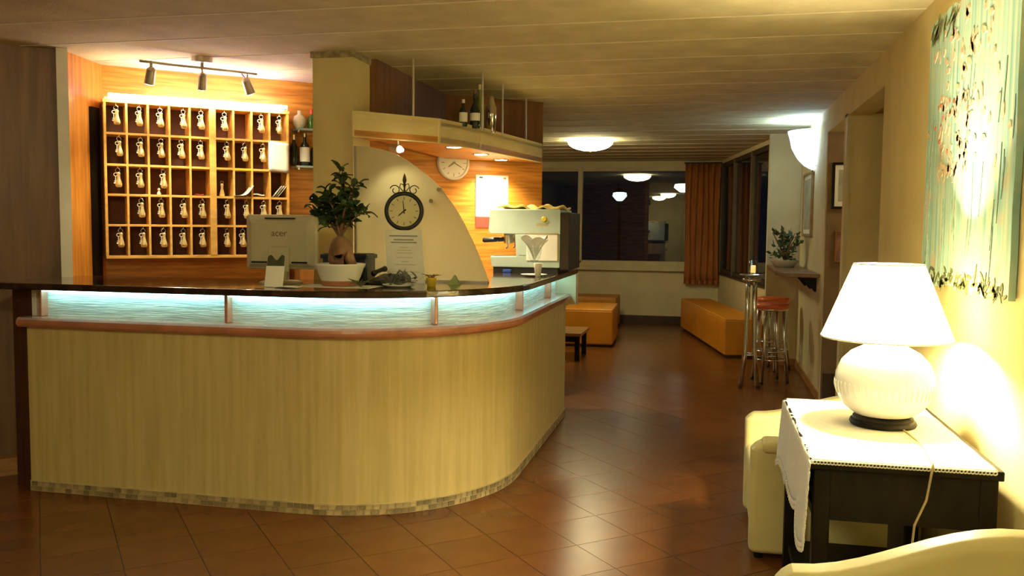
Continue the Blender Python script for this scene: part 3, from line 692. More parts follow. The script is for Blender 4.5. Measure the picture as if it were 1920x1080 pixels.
# ---- bottles standing on the canopy
SH = Z1c-.02
bottle('bottle', 'dark stout bottle standing on the canopy shelf', BP(.22, .032), M_DKB, (-1.515, 5.62, SH), M_BLACK, (.0135, .2, .224), (.0335, .05, .10))
bottle('bottle', 'slender dark bottle with white label on the canopy shelf', BP(.27, .028), M_DKB, (-1.56, 5.80, SH), M_CHROME, (.012, .25, .275), (.0295, .09, .15))
bottle('cocktail_shaker', 'tall chrome shaker standing on the canopy shelf', [(0, 0), (.030, .002), (.036, .12), (.036, .17), (.022, .205), (.018, .235), (.014, .248), (0, .25)], M_CHROME, (-1.475, 5.90, SH))
bottle('bottle', 'olive-green tall bottle standing on the canopy shelf', BP(.30, .030), mat('olive_glass', (.20, .22, .06), .12, var=.2), (-1.515, 5.74, SH), M_BRASS, (.0125, .27, .304))
bottle('bottle', 'small dark bottle leftmost on the canopy shelf', BP(.17, .026), M_DKB, (-1.56, 5.50, SH), M_WHITE, (.011, .15, .174), (.0272, .03, .09))

# ------------------------------------------------------------------ things on the counter
# monitor seen from behind
mon = thing('monitor', 'beige flat monitor turned with its back to the lobby', 'monitor', (-2.285, 4.42, TOPZ), math.radians(4))
MB().box(-.205, .205, 0.01, .045, .075, .372).obj('front_bezel', M_BEIGE, mon, bevel=.012, seg=3)
bm_ = MB(); bm_.v = [(-.195,.012,.082),(.195,.012,.082),(.195,.012,.365),(-.195,.012,.365),(-.165,-.022,.105),(.165,-.022,.105),(.165,-.022,.335),(-.165,-.022,.335)]
bm_.f = [(0,1,2,3),(4,7,6,5),(0,4,5,1),(1,5,6,2),(2,6,7,3),(3,7,4,0)]
bm_.obj('back_shell', M_BEIGE, mon, bevel=.008, seg=3)
MB().box(-.085, .085, -.014, .005, .348, .356).obj('top_vent', M_BLACK, mon)
for sx in (-1, 1): MB().box(sx*.115-.045, sx*.115+.045, -.024, -.01, .108, .118).obj('bottom_vent', M_BLACK, mon)
MB().box(-.06, .06, -.034, -.02, .06, .20).obj('neck_cover', M_BEIGE, mon, bevel=.006)
MB().box(-.045, .045, -.028, .015, .008, .10).obj('neck', M_BEIGE, mon, bevel=.006)
MB().lathe([(0, 0), (.115, 0), (.115, .006), (.10, .012), (0, .016)], 32).obj('base', M_BEIGE, mon, smooth=False)
fc = bpy.data.curves.new('brand_lettering', 'FONT'); fc.body = 'acer'; fc.size = .052; fc.align_x = 'CENTER'; fc.extrude = .0006
to = bpy.data.objects.new('tmp', fc); COL.objects.link(to)
dg = bpy.context.evaluated_depsgraph_get(); me = bpy.data.meshes.new_from_object(to.evaluated_get(dg)); bpy.data.objects.remove(to)
me.materials.clear(); me.materials.append(mat('brown_print', (.18, .11, .05), .6)); lo = bpy.data.objects.new('brand_lettering', me); COL.objects.link(lo); lo.parent = mon
lo.location = (0, -.0225, .255); lo.rotation_euler = (PI/2, 0, 0)

# card holder with a leaflet in front of the monitor, and a flat paper
ch = thing('card_stand', 'small clear stand with a pale folded card before the monitor', 'card stand', (-2.155, 4.085, TOPZ), math.radians(8))
MB().grid(lambda a, b: (-.048+.096*a, .035*b, .002+.105*b), 2, 3).obj('card', M_PAPER, ch).modifiers.new('t', 'SOLIDIFY').thickness = .002
MB().box(-.05, .05, -.006, .05, 0, .004).obj('foot', M_CLEAR, ch)
MB().grid(lambda a, b: (-.044+.088*a, .036+.012*b, .105+.045*b+.014*math.sin(a*9)*b), 10, 3).obj('ribbon', mat('dark_ribbon', (.06, .07, .03), .7), ch, smooth=True)
pf = MB().grid(lambda a, b: (.13*a, .075*b, .004+.004*math.sin(a*3)), 6, 2).obj('paper_slip', M_PAPER); pf.modifiers.new('t', 'SOLIDIFY').thickness = .003
pf.location = (-2.14, 4.055, TOPZ); pf.rotation_euler = (0, 0, math.radians(3)); tag(pf, 'flat white paper slip lying beside the card stand', 'paper')
mat_ = MB().grid(lambda a, b: (-.20+.4*a, -.10+.2*b, .0015), 8, 4).obj('place_mat', M_PAPER); mat_.location = (-1.87, 4.27, TOPZ); mat_.modifiers.new('t', 'SOLIDIFY').thickness = .0015
tag(mat_, 'pale paper mat lying under the potted bonsai', 'mat')

# ficus bonsai
PLT = (-1.885, 4.30, TOPZ+.002)
pot = thing('potted_ficus', 'leafy ginseng ficus bonsai with swollen roots in a white pot', 'potted plant', PLT)
MB().lathe([(0, .001), (.088, .001), (.094, .004), (.096, .02), (.098, .028)], 36).obj('pot_base', M_TERRA, pot, smooth=True)
MB().lathe([(.098, .028), (.108, .05), (.122, .09), (.131, .108), (.133, .114), (.127, .117), (.122, .108), (.112, .085), (0, .082)], 36).obj('pot', M_CERAM, pot, smooth=True)
MB().lathe([(.1215, .096), (.06, .100), (0, .102)], 30).obj('soil', M_SOIL, pot, smooth=True)
def skin(name, chain, m, parent, sub=2):
    vs = []; es = []; rad = []
    for ch_ in chain:
        base = len(vs)
        for k, (p, r) in enumerate(ch_):
            vs.append(p); rad.append(r)
            if k: es.append((base+k-1, base+k))
    me = bpy.data.meshes.new(name); me.from_pydata(vs, es, []); 
    o = bpy.data.objects.new(name, me); COL.objects.link(o); me.materials.append(m)
    bm = bmesh.new(); bm.from_mesh(me); bmesh.ops.remove_doubles(bm, verts=bm.verts, dist=1e-5); bm.to_mesh(me); bm.free()
    md = o.modifiers.new('skin', 'SKIN'); md.use_smooth_shade = True
    loc = {tuple(round(c, 4) for c in p): r for p, r in zip(vs, rad)}
    for v, sv in zip(me.vertices, me.skin_vertices[0].data):
        r = loc.get(tuple(round(c, 4) for c in v.co), .01); sv.radius = (r, r)
    me.skin_vertices[0].data[0].use_root = True
    q = o.modifiers.new('sub', 'SUBSURF'); q.levels = sub; q.render_levels = sub
    o.parent = parent; return o
crown = (0, 0, .26)
skin('trunk', [[((0, 0, .27), .040), ((.0, 0, .205), .055), ((-.015, 0, .155), .050), ((-.045, -.01, .10), .030)],
               [((0, 0, .205), .055), ((.035, -.005, .165), .042), ((.07, 0, .115), .024), ((.085, 0, .10), .014)],
               [((0, 0, .205), .055), ((.01, .05, .15), .032), ((.01, .06, .10), .02)],
               [((0, 0, .205), .055), ((.012, -.045, .15), .028), ((.03, -.06, .10), .018)]], M_BARK, pot)
stems = []
leaf_me = MB().grid(lambda a, b: ((b-.5)*.040*math.sin(PI*min(1, a*.9+.06)), a*.068, .008*math.sin(a*PI)+.006*abs(b-.5)*2), 5, 2).mesh('leaf', M_LEAF, True)
random.seed(21)
for (dx, dy, hz, n_) in ((-.145, -.01, .43, 16), (-.09, .02, .50, 16), (.015, 0, .60, 22), (.095, -.02, .53, 16), (.155, .0, .385, 14), (-.15, .0, .37, 14), (.03, .07, .48, 14), (-.03, -.07, .44, 14), (.06, -.05, .42, 14), (-.05, .05, .40, 12), (-.06, -.04, .31, 10), (.05, .02, .34, 10)):
    p0 = Vector((0, 0, .255)); p3 = Vector((dx, dy, hz)); p1 = p0.lerp(p3, .35) + Vector((0, 0, .03)); p2 = p0.lerp(p3, .7) + Vector((0, 0, .03))
    MB().tube([p0, p1, p2, p3], [.009, .006, .004, .0025], 6).obj('branch', M_BARK, pot, smooth=True)
    n_ = int(n_*1.55)
    for k in range(n_):
        f = .30 + .70*k/(n_-1); q = p0.lerp(p1, f*3) if f < .33 else (p1.lerp(p2, (f-.33)*3) if f < .66 else p2.lerp(p3, (f-.66)*3))
        q = q + Vector([random.uniform(-.016, .016) for _ in range(3)])
        o = bpy.data.objects.new('leaf', leaf_me); COL.objects.link(o); o.parent = pot
        o.location = q; o.rotation_euler = (random.uniform(-.6, 1.2), random.uniform(-.8, .8), k*2.4 + random.uniform(-.5, .5)); s = random.uniform(.65, 1.05); o.scale = (s, s, s)
np_ = thing('planter_pot', 'dark navy square planter behind the bonsai', 'pot', (-1.95, 4.57, TOPZ))
MB().box(-.13, .13, -.07, .07, 0, .15).obj('body', M_NAVY, np_, bevel=.012, seg=3)
MB().box(-.138, .138, -.078, .078, .135, .16).obj('rim', M_NAVY, np_, bevel=.006)
MB().box(-.125, .125, -.065, .065, .155, .163).obj('soil', M_SOIL, np_)
tb = thing('desk_phone', 'low black desk telephone behind the bonsai pot', 'telephone', (-1.70, 4.50, TOPZ), math.radians(-10))
MB().prism_axis([(-.08, 0), (.08, 0), (.08, .055), (-.08, .025)], -.07, .07, 'x').obj('body', M_BLACK, tb, bevel=.005)
MB().tube([(-.05, -.06, .06), (-.05, -.03, .068), (-.05, .03, .078), (-.05, .06, .08)], [.017, .012, .012, .017], 10).obj('handset', M_BLACK, tb, smooth=True)

# printed notice leaning before the clock
sg = thing('notice_sheet', 'white printed notice leaning upright below the round station clock', 'notice', (-1.645, 4.655, TOPZ), math.radians(2))
s0 = MB().grid(lambda a, b: (-.108+.216*a-.028*b, .028*b, .293*b), 4, 6).obj('sheet', M_PAPER, sg); s0.modifiers.new('t', 'SOLIDIFY').thickness = .002
random.seed(4)
for (z, wd, hh) in ((.258, .165, .007), (.237, .115, .006), (.222, .15, .006), (.196, .05, .003), (.18, .08, .003), (.165, .09, .003), (.14, .10, .003), (.118, .045, .003), (.10, .12, .003), (.06, .16, .003), (.045, .12, .003)):
    q = MB().grid(lambda a, b: (-wd/2+wd*a-.028*(z/.293), 0, hh*b), 6, 1).obj('printed_line', M_INK if hh > .005 else mat('pale_ink', (.55, .54, .5), .8), sg); q.location = (0, .028*z/.293-.0028, z)
sup = MB().box(-.06, .06, -.012, .022, 0, .006).obj('stand_foot', M_CLEAR, sg)

# double-rimmed station clock with wrought scrolls on a slim post
ck = thing('station_clock', 'black round station clock with scrollwork crest and cream dial', 'clock', (-1.685, 4.735, TOPZ), math.radians(16))
zc = .40
disc(.108, -.035, .028, 40).obj('drum', M_BLACK, ck, bevel=.004).location = (0, 0, zc)
MB().torus((0, -.036, 0), .098, .0125, 'y', 44, 10).obj('rim', M_BLACK, ck, smooth=True).location = (0, 0, zc)
dl_ = disc(.088, -.040, -.036, 40).obj('dial', M_DIAL, ck); dl_.location = (0, 0, zc)
hm = bpy.data.objects.new('hands', None)
for k in range(12):
    a = PI/2 - k*PI/6; q = MB().box(-.002, .002, -.0412, -.0402, -.008, .008).obj('hour_mark', M_PDARK, ck); q.location = (.072*math.cos(a), 0, zc+.072*math.sin(a)); q.rotation_euler = (0, PI/2-a, 0)
for L, wd, an, nm in ((.045, .0045, math.radians(-130), 'hour_hand'), (.066, .003, math.radians(-6), 'minute_hand')):
    q = MB().prism_axis([(-wd, -.015), (wd, -.015), (wd*.7, L*.8), (0, L), (-wd*.7, L*.8)], -.0430, -.0412, 'y').obj(nm, M_BLACK, ck); q.rotation_euler = (0, an, 0); q.location = (0, 0, zc)
def scroll(sx):
    pts = []
    for k in range(22):
        a = k/21*2.2*PI; r = .030*(1-.62*k/21); pts.append((sx*(.052 + r*math.cos(a+.3)), 0, zc+.118 + r*math.sin(a+.3)))
    return pts
for sx in (-1, 1):
    MB().tube(scroll(sx), .0028, 6).obj('scroll', M_BLACK, ck, smooth=True)
    MB().tube([(sx*.006, 0, zc+.11), (sx*.028, 0, zc+.135), (sx*.022, 0, zc+.155), (sx*.008, 0, zc+.15)], .0028, 6).obj('scroll', M_BLACK, ck, smooth=True)
MB().lathe([(0, .105), (.007, .108), (.004, .13), (.009, .148), (.006, .155), (.012, .172), (.009, .19), (.003, .207), (0, .215)], 12, (0, 0, zc)).obj('finial', mat('rust_iron', (.07, .03, .015), .6), ck, smooth=True)
MB().tube([(0, .0, .006), (0, 0, zc-.10)], .012, 12).obj('post', M_BLACK, ck)
MB().lathe([(0, 0), (.05, 0), (.05, .006), (.015, .014), (0, .014)], 24).obj('foot', M_BLACK, ck)

# olive-twig decoration, little yellow pot
random.seed(11)
tw = thing('twig_arrangement', 'grey-leaved twig decoration lying in a low white dish', 'decoration', (-1.57, 4.33, TOPZ))
MB().lathe([(0, .001), (.06, .001), (.085, .012), (.088, .016), (.083, .016), (.06, .006), (0, .006)], 28).obj('dish', M_CERAM, tw, smooth=True)
gl = MB().grid(lambda a, b: ((b-.5)*.018*math.sin(PI*min(1, a*.92+.05)), a*.055, .004*math.sin(a*PI)), 4, 2).mesh('leaf', M_GREY, True)
for k in range(9):
    a = k*.7; MB().tube([(0, 0, .008), (.05*math.cos(a), .03*math.sin(a), .03), (.10*math.cos(a), .05*math.sin(a), .035+.02*math.sin(k*2.0))], .002, 5).obj('twig', M_PDARK, tw)
for k in range(34):
    o = bpy.data.objects.new('leaf', gl); COL.objects.link(o); o.parent = tw
    a = random.uniform(0, 2*PI); r = random.uniform(.01, .10); o.location = (r*math.cos(a), .5*r*math.sin(a), random.uniform(.012, .055)); o.rotation_euler = (random.uniform(-.3, 1.2), random.uniform(-.5, .5), random.uniform(0, 2*PI))
yp = thing('yellow_flowerpot', 'tiny yellow flowerpot with brown sprigs beside the twig decoration', 'flowerpot', (-1.42, 4.41, TOPZ))
MB().lathe([(0, .001), (.022, .001), (.028, .045), (.030, .048), (.026, .048), (.02, .01), (0, .01)], 20).obj('pot', M_YEL, yp, smooth=True)
for k in range(6):
    a = k*1.05; MB().tube([(0, 0, .03), (.02*math.cos(a), .02*math.sin(a), .06), (.055*math.cos(a), .04*math.sin(a), .062+.012*math.sin(k*3))], [.003, .004, .001], 5).obj('sprig', M_BARK, yp)
dg_ = thing('dried_sprig', 'small dark dried sprig lying beside the black telephone', 'decoration', (-1.735, 4.215, TOPZ))
for k in range(10):
    a = k*.63; MB().tube([(0, 0, .006), (.03*math.cos(a), .02*math.sin(a), .03), (.07*math.cos(a), .03*math.sin(a), .03+.02*math.sin(k*1.7))], [.003, .005, .001], 5).obj('sprig', M_PDARK, dg_)
gc = thing('green_card', 'small pale green folded card behind the yellow flowerpot', 'card', (-1.36, 4.62, TOPZ))
MB().prism_axis([(-.035, 0), (.035, 0), (.005, .055)], 0, .003, 'y').obj('card_face', mat('green_card', (.36, .44, .18), .7), gc)
MB().prism_axis([(-.035, 0), (.035, 0), (.005, .05)], .02, .023, 'y').obj('card_back', MATS['green_card'], gc)

# ------------------------------------------------------------------ espresso machine on the bar arm
em = thing('espresso_machine', 'grey steel espresso machine at the far end of the counter', 'coffee machine', (-1.24, 6.0, TOPZ))
prof = [(-.25, .035), (.235, .035), (.235, .44), (-.245, .44), (-.265, .43), (-.275, .285), (-.25, .27), (-.085, .265), (-.075, .115), (-.26, .112)]
MB().prism_axis([(x, z) for x, z in prof], 0, .50, 'y').obj('body', M_MACH, em, bevel=.006)
MB().box(-.265, .235, -.004, .0, .27, .436).obj('upper_side_panel', M_MACH, em, bevel=.003)
MB().box(-.055, .0, -.003, .0, .12, .262).obj('side_rib', M_MACH, em, bevel=.002)
MB().box(.236, .30, -.0, .50, .02, .42).obj('rear_cover', mat('dark_steel', (.035, .024, .014), .6, spec=.2), em, bevel=.006)
MB().box(-.24, .22, .01, .49, .0, .034).obj('underframe', M_BLACK, em)
MB().box(-.26, -.08, .02, .48, .112, .118).obj('drip_tray', M_CHROME, em)
MB().tube([(-.02, -.002, .20), (-.02, -.002, .20)], .01).obj('rivet', M_CHROME, em) if False else None
for yk in (.12, .36):
    g = MB().lathe([(0, .0), (.034, 0), (.034, .035), (.028, .045), (0, .045)], 20, (-.16, yk, .222)).obj('group_head', M_CHROME, em, smooth=False)
    hdl = MB().tube([(-.16, yk, .235), (-.21, yk, .228), (-.225, yk, .226), (-.335, yk, .222), (-.345, yk, .222)], [.028, .012, .016, .019, .014], 14).obj('portafilter', M_BLACK, em, smooth=True)
    MB().lathe([(.0, 0), (.034, 0), (.034, .022), (0, .022)], 20, (-.16, yk, .200)).obj('filter_basket', M_CHROME, hdl)
    MB().tube([(-.16, yk, .2), (-.16, yk, .178), (-.175, yk, .166)], .007, 8).obj('spout', M_CHROME, hdl)
MB().tube([(-.27, .15, .36), (-.30, .15, .355)], [.022, .018], 14).obj('steam_knob', M_BLACK, em)
kn = MB().lathe([(0, 0), (.019, 0), (.019, .016), (.015, .02), (0, .02)], 20).obj('yellow_knob', M_YEL, em); kn.location = (.125, -.004, .372); kn.rotation_euler = (PI/2, 0, 0)
MB().box(.07, .15, -.005, -.0045, .325, .345).obj('printed_mark', mat('gold_print', (.45, .40, .2), .6), em)
MB().box(.0, .22, -.009, -.0042, .085, .27).obj('side_plate', M_PAPER, em, bevel=.002)
for bx in ((-.004, .224, .268, .275), (.217, .224, .08, .275)):
    MB().box(bx[0], bx[1], -.012, -.009, bx[2], bx[3]).obj('plate_trim', mat('wood_trim', (.45, .33, .14), .5), em)
MB().box(.108, .118, -.0105, -.009, .238, .248).obj('plate_screw', M_INK, em)
bt = tag(MB().box(-1.40, -1.34, 5.955, 5.985, TOPZ, TOPZ+.022).obj('blue_sponge', mat('blue_sponge', (.03, .09, .42), .9, bump=.3), bevel=.004), 'small blue sponge lying at the foot of the espresso machine', 'sponge')
random.seed(5)
cl = MB().grid(lambda a, b: (-.22+.46*a, .02+.40*b, .444+.012+.018*math.sin(a*7+b*3)*math.sin(b*4+1)+.014*math.sin(a*19)*math.sin(a*PI) + (.02 if .55 < a < .8 else 0)*math.sin((a-.55)*4*PI)), 30, 14).obj('folded_cloth', M_YCLOTH, smooth=True)
cl.modifiers.new('t', 'SOLIDIFY').thickness = .014; cl.location = (-1.24, 6.0, TOPZ); tag(cl, 'crumpled yellow towel spread on top of the espresso machine', 'cloth')
# napkins in a stemmed glass, saucer
ng = thing('napkin_glass', 'stemmed glass stuffed with folded white napkins on the counter', 'glass', (-1.105, 5.60, TOPZ+.012))
MB().lathe([(0, .0), (.036, .001), (.034, .004), (.006, .010), (.005, .060), (.012, .072), (.036, .10), (.046, .14), (.048, .175), (.0465, .175), (.044, .14), (.034, .104), (.008, .078), (0, .076)], 28).obj('glass', M_CLEAR, ng, smooth=True)
for k in range(6):
    a = k*PI/3; ca, sa = math.cos(a), math.sin(a)
    MB().grid(lambda u, v, ca=ca, sa=sa, k=k: (ca*(.004+.036*v+.045*v**4*(1-.3*abs(u-.5)))+(-sa)*(u-.5)*.10*v, sa*(.004+.036*v+.045*v**4)+ca*(u-.5)*.10*v, .085+.15*v+.02*math.sin(u*PI)*v-.012*(k % 2)*v), 8, 6).obj('napkin', M_NAP, ng, smooth=True)
sc = thing('saucer', 'small white saucer under the napkin glass', 'saucer', (-1.105, 5.60, TOPZ))
MB().lathe([(0, .002), (.05, .001), (.085, .010), (.088, .013), (.083, .013), (.05, .005), (0, .005)], 30).obj('dish', M_CERAM, sc, smooth=True)
cp = thing('paper_cup', 'narrow white paper cup beside the napkin glass', 'cup', (-1.065, 5.52, TOPZ))
MB().lathe([(0, .001), (.018, .001), (.027, .085), (.028, .088), (.026, .088), (.017, .006), (0, .006)], 24).obj('cup', M_PAPER, cp, smooth=True)

# ------------------------------------------------------------------ lounge furniture
def block_seat(name, label, cat, w_, d_, h_, loc, rz, m=M_ORANGE, group=None):
    t = thing(name, label, cat, loc, rz, group)
    MB().box(-w_/2, w_/2, -d_/2, d_/2, .03, h_-.015).obj('body', m, t, bevel=.02, seg=3)
    MB().box(-w_/2+.004, w_/2-.004, -d_/2+.004, d_/2-.004, h_-.03, h_).obj('seat_top', m, t, bevel=.012, seg=3)
    MB().box(-w_/2+.04, w_/2-.04, -d_/2+.04, d_/2-.04, 0, .035).obj('plinth', M_BASEB, t)
    return t
dvb = Vector((-.57, 2.78, 0)); 
Lb = dvb.length; rb = math.atan2(dvb.y, dvb.x); nb = Vector((dvb.y, -dvb.x, 0)).normalized()
cb = Vector((.19, 10.06, 0)) + dvb/2 + nb*.21
block_seat('long_bench', 'long orange upholstered bench under the lounge side window', 'bench', Lb, .42, .445, (cb.x, cb.y, 0), rb)
block_seat('cube_seat', 'orange upholstered cube seat nearest the counter end', 'stool', .62, .95, .46, (-1.44, 11.03, 0), math.radians(2), group=None)
block_seat('cube_seat', 'darker orange bench seat behind the front cube by the back wall', 'stool', .70, .62, .46, (-1.62, 12.75, 0), 0, mat('dull_orange_leatherette', (.50, .20, .02), .5), group=None)
lt = thing('low_table', 'low brown wooden table tucked beside the orange cube', 'table', (-1.50, 9.76, 0))
MB().box(-.30, .17, -.36, .30, .265, .30).obj('tabletop', mat('brown_table', (.34, .17, .05), .4, var=.2, stretch=(1, 6, 1)), lt, bevel=.005)
for sx in (-.25, .12):
    for sy in (-.30, .24): MB().box(sx-.025, sx+.025, sy-.025, sy+.025, 0, .265).obj('leg', M_BLACKW, lt)
MB().box(-.27, .14, -.32, -.30, .2, .265).obj('apron', M_BLACKW, lt)

def bar_stool(loc, rz, label):
    t = thing('bar_stool', label, 'stool', loc, rz, 'bar stools by the shelf')
    MB().lathe([(0, .70), (.15, .70), (.165, .712), (.168, .73), (.16, .745), (.13, .752), (0, .755)], 32).obj('seat', M_SEAT, t, smooth=True)
    MB().torus((0, 0, .695), .145, .011, 'z', 32, 8).obj('seat_ring', M_CHROME, t, smooth=True)
    for k in range(4):
        a = PI/4 + k*PI/2; MB().tube([(.125*math.cos(a), .125*math.sin(a), .695), (.135*math.cos(a), .135*math.sin(a), .40), (.175*math.cos(a), .175*math.sin(a), .014)], .0165, 12).obj('leg', M_CHROME, t, smooth=True)
        MB().lathe([(0, 0), (.017, 0), (.017, .014), (0, .014)], 12, (.175*math.cos(a), .175*math.sin(a), 0)).obj('foot_cap', M_BLACK, t)
    MB().torus((0, 0, .30), .140, .008, 'z', 32, 8).obj('foot_ring', M_CHROME, t, smooth=True)
    MB().torus((0, 0, .22), .150, .008, 'z', 32, 8).obj('foot_ring', M_CHROME, t, smooth=True)
    return t
bar_stool((.59, 8.64, 0), .3, 'chrome bar stool with coral round seat, the one nearer the chrome stand')
bar_stool((.655, 9.38, 0), .9, 'chrome bar stool with coral round seat, the one farther back')
st = thing('chrome_stand', 'tall chrome pedestal stand with a small round top', 'stand', (.385, 8.30, 0))
MB().lathe([(0, 1.025), (.105, 1.025), (.112, 1.03), (.112, 1.036), (.105, 1.042), (0, 1.042)], 36).obj('top_plate', M_CHROME, st, smooth=False)
MB().torus((0, 0, .985), .070, .016, 'z', 32, 10).obj('collar', M_CHROME, st, smooth=True)
MB().lathe([(0, .96), (.06, .97), (.065, 1.0), (.05, 1.024), (0, 1.025)], 24).obj('head', M_CHROME, st, smooth=True)
for k in range(4):
    a = PI/4 + k*PI/2; MB().tube([(.042*math.cos(a), .042*math.sin(a), .98), (.044*math.cos(a), .044*math.sin(a), .70), (.055*math.cos(a), .055*math.sin(a), .35), (.105*math.cos(a), .105*math.sin(a), .014)], .020, 12).obj('leg', M_CHROME, st, smooth=True)
    MB().lathe([(0, 0), (.018, 0), (.018, .016), (0, .016)], 12, (.11*math.cos(a), .11*math.sin(a), 0)).obj('foot_cap', M_BLACK, st)
MB().torus((0, 0, .30), .058, .008, 'z', 28, 8).obj('brace_ring', M_CHROME, st, smooth=True)
cg = thing('candle_glass', 'small glass with an amber candle on the chrome stand', 'candle', (.395, 8.30, 1.042))
MB().lathe([(0, .001), (.034, .001), (.040, .12), (.0385, .12), (.033, .006), (0, .006)], 24).obj('glass', M_CLEAR, cg, smooth=True)
MB().lathe([(0, .008), (.022, .008), (.022, .075), (0, .078)], 18).obj('candle', emit('amber_glow', (1, .6, .12), .5), cg, smooth=True)

# corner shelf with plant, brackets, picture above
sh = thing('corner_shelf', 'brown wooden wall shelf with a chamfered corner beside the bar stools', 'shelf', (0, 0, 0))
MB().prism([(.925, 7.90), (.66, 7.95), (.59, 8.3), (.60, 9.73), (.925, 9.73)], 1.035, 1.072).obj('board', mat('shelf_wood', (.22, .11, .04), .4, var=.2, stretch=(4, 1, 1)), sh, bevel=.006)
for y_ in (8.15, 8.55, 9.0):
    MB().prism_axis([(.928, 1.034), (.80, 1.034), (.915, .90), (.928, .90)], y_-.012, y_+.012, 'y').obj('bracket', M_BLACKW, sh)
sp_ = thing('potted_plant', 'leafy green plant in a low white bowl on the wall shelf', 'potted plant', (.73, 9.1, 1.072))
MB().lathe([(0, .001), (.09, .001), (.14, .07), (.145, .075), (.135, .075), (.1, .03), (0, .03)], 28).obj('bowl', M_CERAM, sp_, smooth=True)
MB().lathe([(.13, .06), (0, .065)], 20).obj('soil', M_SOIL, sp_)
random.seed(9); fl = MB()
for k in range(150):
    a = random.uniform(0, 2*PI); r = random.uniform(.0, .13); zz = random.uniform(.10, .40) - r*.1
    c = Vector((r*1.1*math.cos(a), r*1.9*math.sin(a), zz*.9)); d1 = Vector((random.uniform(-1,1), random.uniform(-1,1), random.uniform(-.3,.8))).normalized(); d2 = d1.cross(Vector((random.uniform(-1,1), random.uniform(-1,1), random.uniform(-1,1)))).normalized()
    L = random.uniform(.05, .085); i = len(fl.v)
    fl.v += [tuple(c), tuple(c+d1*L*.45+d2*L*.28), tuple(c+d1*L), tuple(c+d1*L*.45-d2*L*.28)]; fl.f.append((i, i+1, i+2, i+3))
fo = fl.obj('foliage', M_LEAF2, sp_)
for k in range(7):
    a = k*.9; MB().tube([(0, 0, .06), (.05*math.cos(a), .05*math.sin(a), .2), (.13*math.cos(a), .13*math.sin(a), .34)], [.008, .006, .003], 6).obj('stem', M_BARK, sp_)

def picture(name, label, w_, h_, loc, rz, mf, mp_, fw=.03, inner=None):
    """hangs facing local -y"""
    t = thing(name, label, 'picture', loc, rz)
    MB().box(-w_/2+fw*.5, w_/2-fw*.5, -.012, -.002, fw*.5, h_-fw*.5).obj('print', mp_, t)
    for bx in ((-w_/2, w_/2, 0, fw), (-w_/2, w_/2, h_-fw, h_), (-w_/2, -w_/2+fw, fw, h_-fw), (w_/2-fw, w_/2, fw, h_-fw)):
        MB().box(bx[0], bx[1], -.026, -.001, bx[2], bx[3]).obj('frame_bar', mf, t, bevel=.003)
    if inner: MB().box(-w_/2+fw+.03, w_/2-fw-.03, -.0135, -.0121, fw+.04, h_-fw-.04).obj('image_area', inner, t)
    return t
M_OAKF = mat('oak_frame', (.36, .22, .08), .5, var=.2)
M_DIM = mat('faded_print', (.40, .40, .32), .6, var=.2, scale=6)
picture('framed_picture', 'pale framed picture on the wall under the white wall lamp', .75, .62, (XW-.0005, 8.95, 1.38), -PI/2, M_OAKF, M_PAPER, .028, M_DIM)
picture('framed_picture', 'small white print in a dark frame in the corridor opening', .22, .38, (1.085, 7.699, 1.62), 0, M_BLACKW, M_PAPER, .02, M_DIM)
picture('framed_picture', 'small reddish print hanging below the corridor picture', .16, .26, (1.09, 7.699, 1.18), 0, M_BRW, mat('red_faded_print', (.30, .14, .10), .7, var=.35, scale=12), .012)

# ------------------------------------------------------------------ big canvas painting on the near right wall
pt = thing('canvas_painting', 'large ragged-edged aqua painting of pink blossoms on the right wall', 'painting', (XW-.002, 3.56, 1.24), -PI/2)
# local x runs towards the camera, -y into the room
W2 = .575; HP = 1.08; random.seed(3)
edge = []
for k in range(33): edge.append((-W2 + 2*W2*k/32, random.uniform(-.018, .012)))
side_r = [(W2 + random.uniform(-.006, .006), HP*k/8) for k in range(1, 8)]
topE = [(W2 - 2*W2*k/24, HP + random.uniform(-.012, .012)) for k in range(25)]
side_l = [(-W2 + random.uniform(-.006, .006), HP*k/8) for k in range(7, 0, -1)]
cv = MB().prism_axis(edge + side_r + topE + side_l, -.022, -.001, 'y').obj('canvas', M_PAINT, pt)
def strokes(name, m, n_, fx, fz, L, wd, slope):
    b = MB()
    for k in range(n_):
        x, z = fx(), fz(); a = slope(); l_ = random.uniform(*L); dx, dz = math.cos(a)*l_/2, math.sin(a)*l_/2; nx, nz = -math.sin(a)*wd, math.cos(a)*wd
        if not (-W2+.02 < x < W2-.02): continue
        pts = [(x-dx, z-dz), (x-dx*.3+nx, z-dz*.3+nz), (x+dx*.6+nx*.7, z+dz*.6+nz*.7), (x+dx, z+dz), (x+dx*.5-nx, z+dz*.5-nz), (x-dx*.5-nx, z-dz*.5-nz)]
        b.prism_axis(pts, -.0245, -.021, 'y')
    o = b.obj(name, m, pt); o['kind'] = 'stuff'; return o
U_ = random.uniform
strokes('moss_strokes', M_PDARK, 80, lambda: U_(-W2, W2), lambda: abs(random.gauss(0, .035))-.005, (.03, .09), .007, lambda: U_(-.9, 1.4))
strokes('upper_dark_strokes', M_PDARK, 34, lambda: U_(-W2, -.15), lambda: HP-.02-abs(random.gauss(0, .035)), (.05, .12), .006, lambda: U_(.2, 1.2))
strokes('blossom_strokes', M_PPINK, 120, lambda: random.gauss(-.05, .22), lambda: U_(.42, 1.02), (.03, .08), .013, lambda: U_(0, 3.1))
strokes('red_strokes', M_PRED, 12, lambda: U_(-.48, -.15), lambda: U_(.5, .72), (.015, .03), .007, lambda: U_(0, 3.1))
strokes('stem_strokes', M_PBLUE, 30, lambda: U_(-W2, W2), lambda: U_(.1, .8), (.10, .28), .004, lambda: PI/2+U_(-.25, .12))

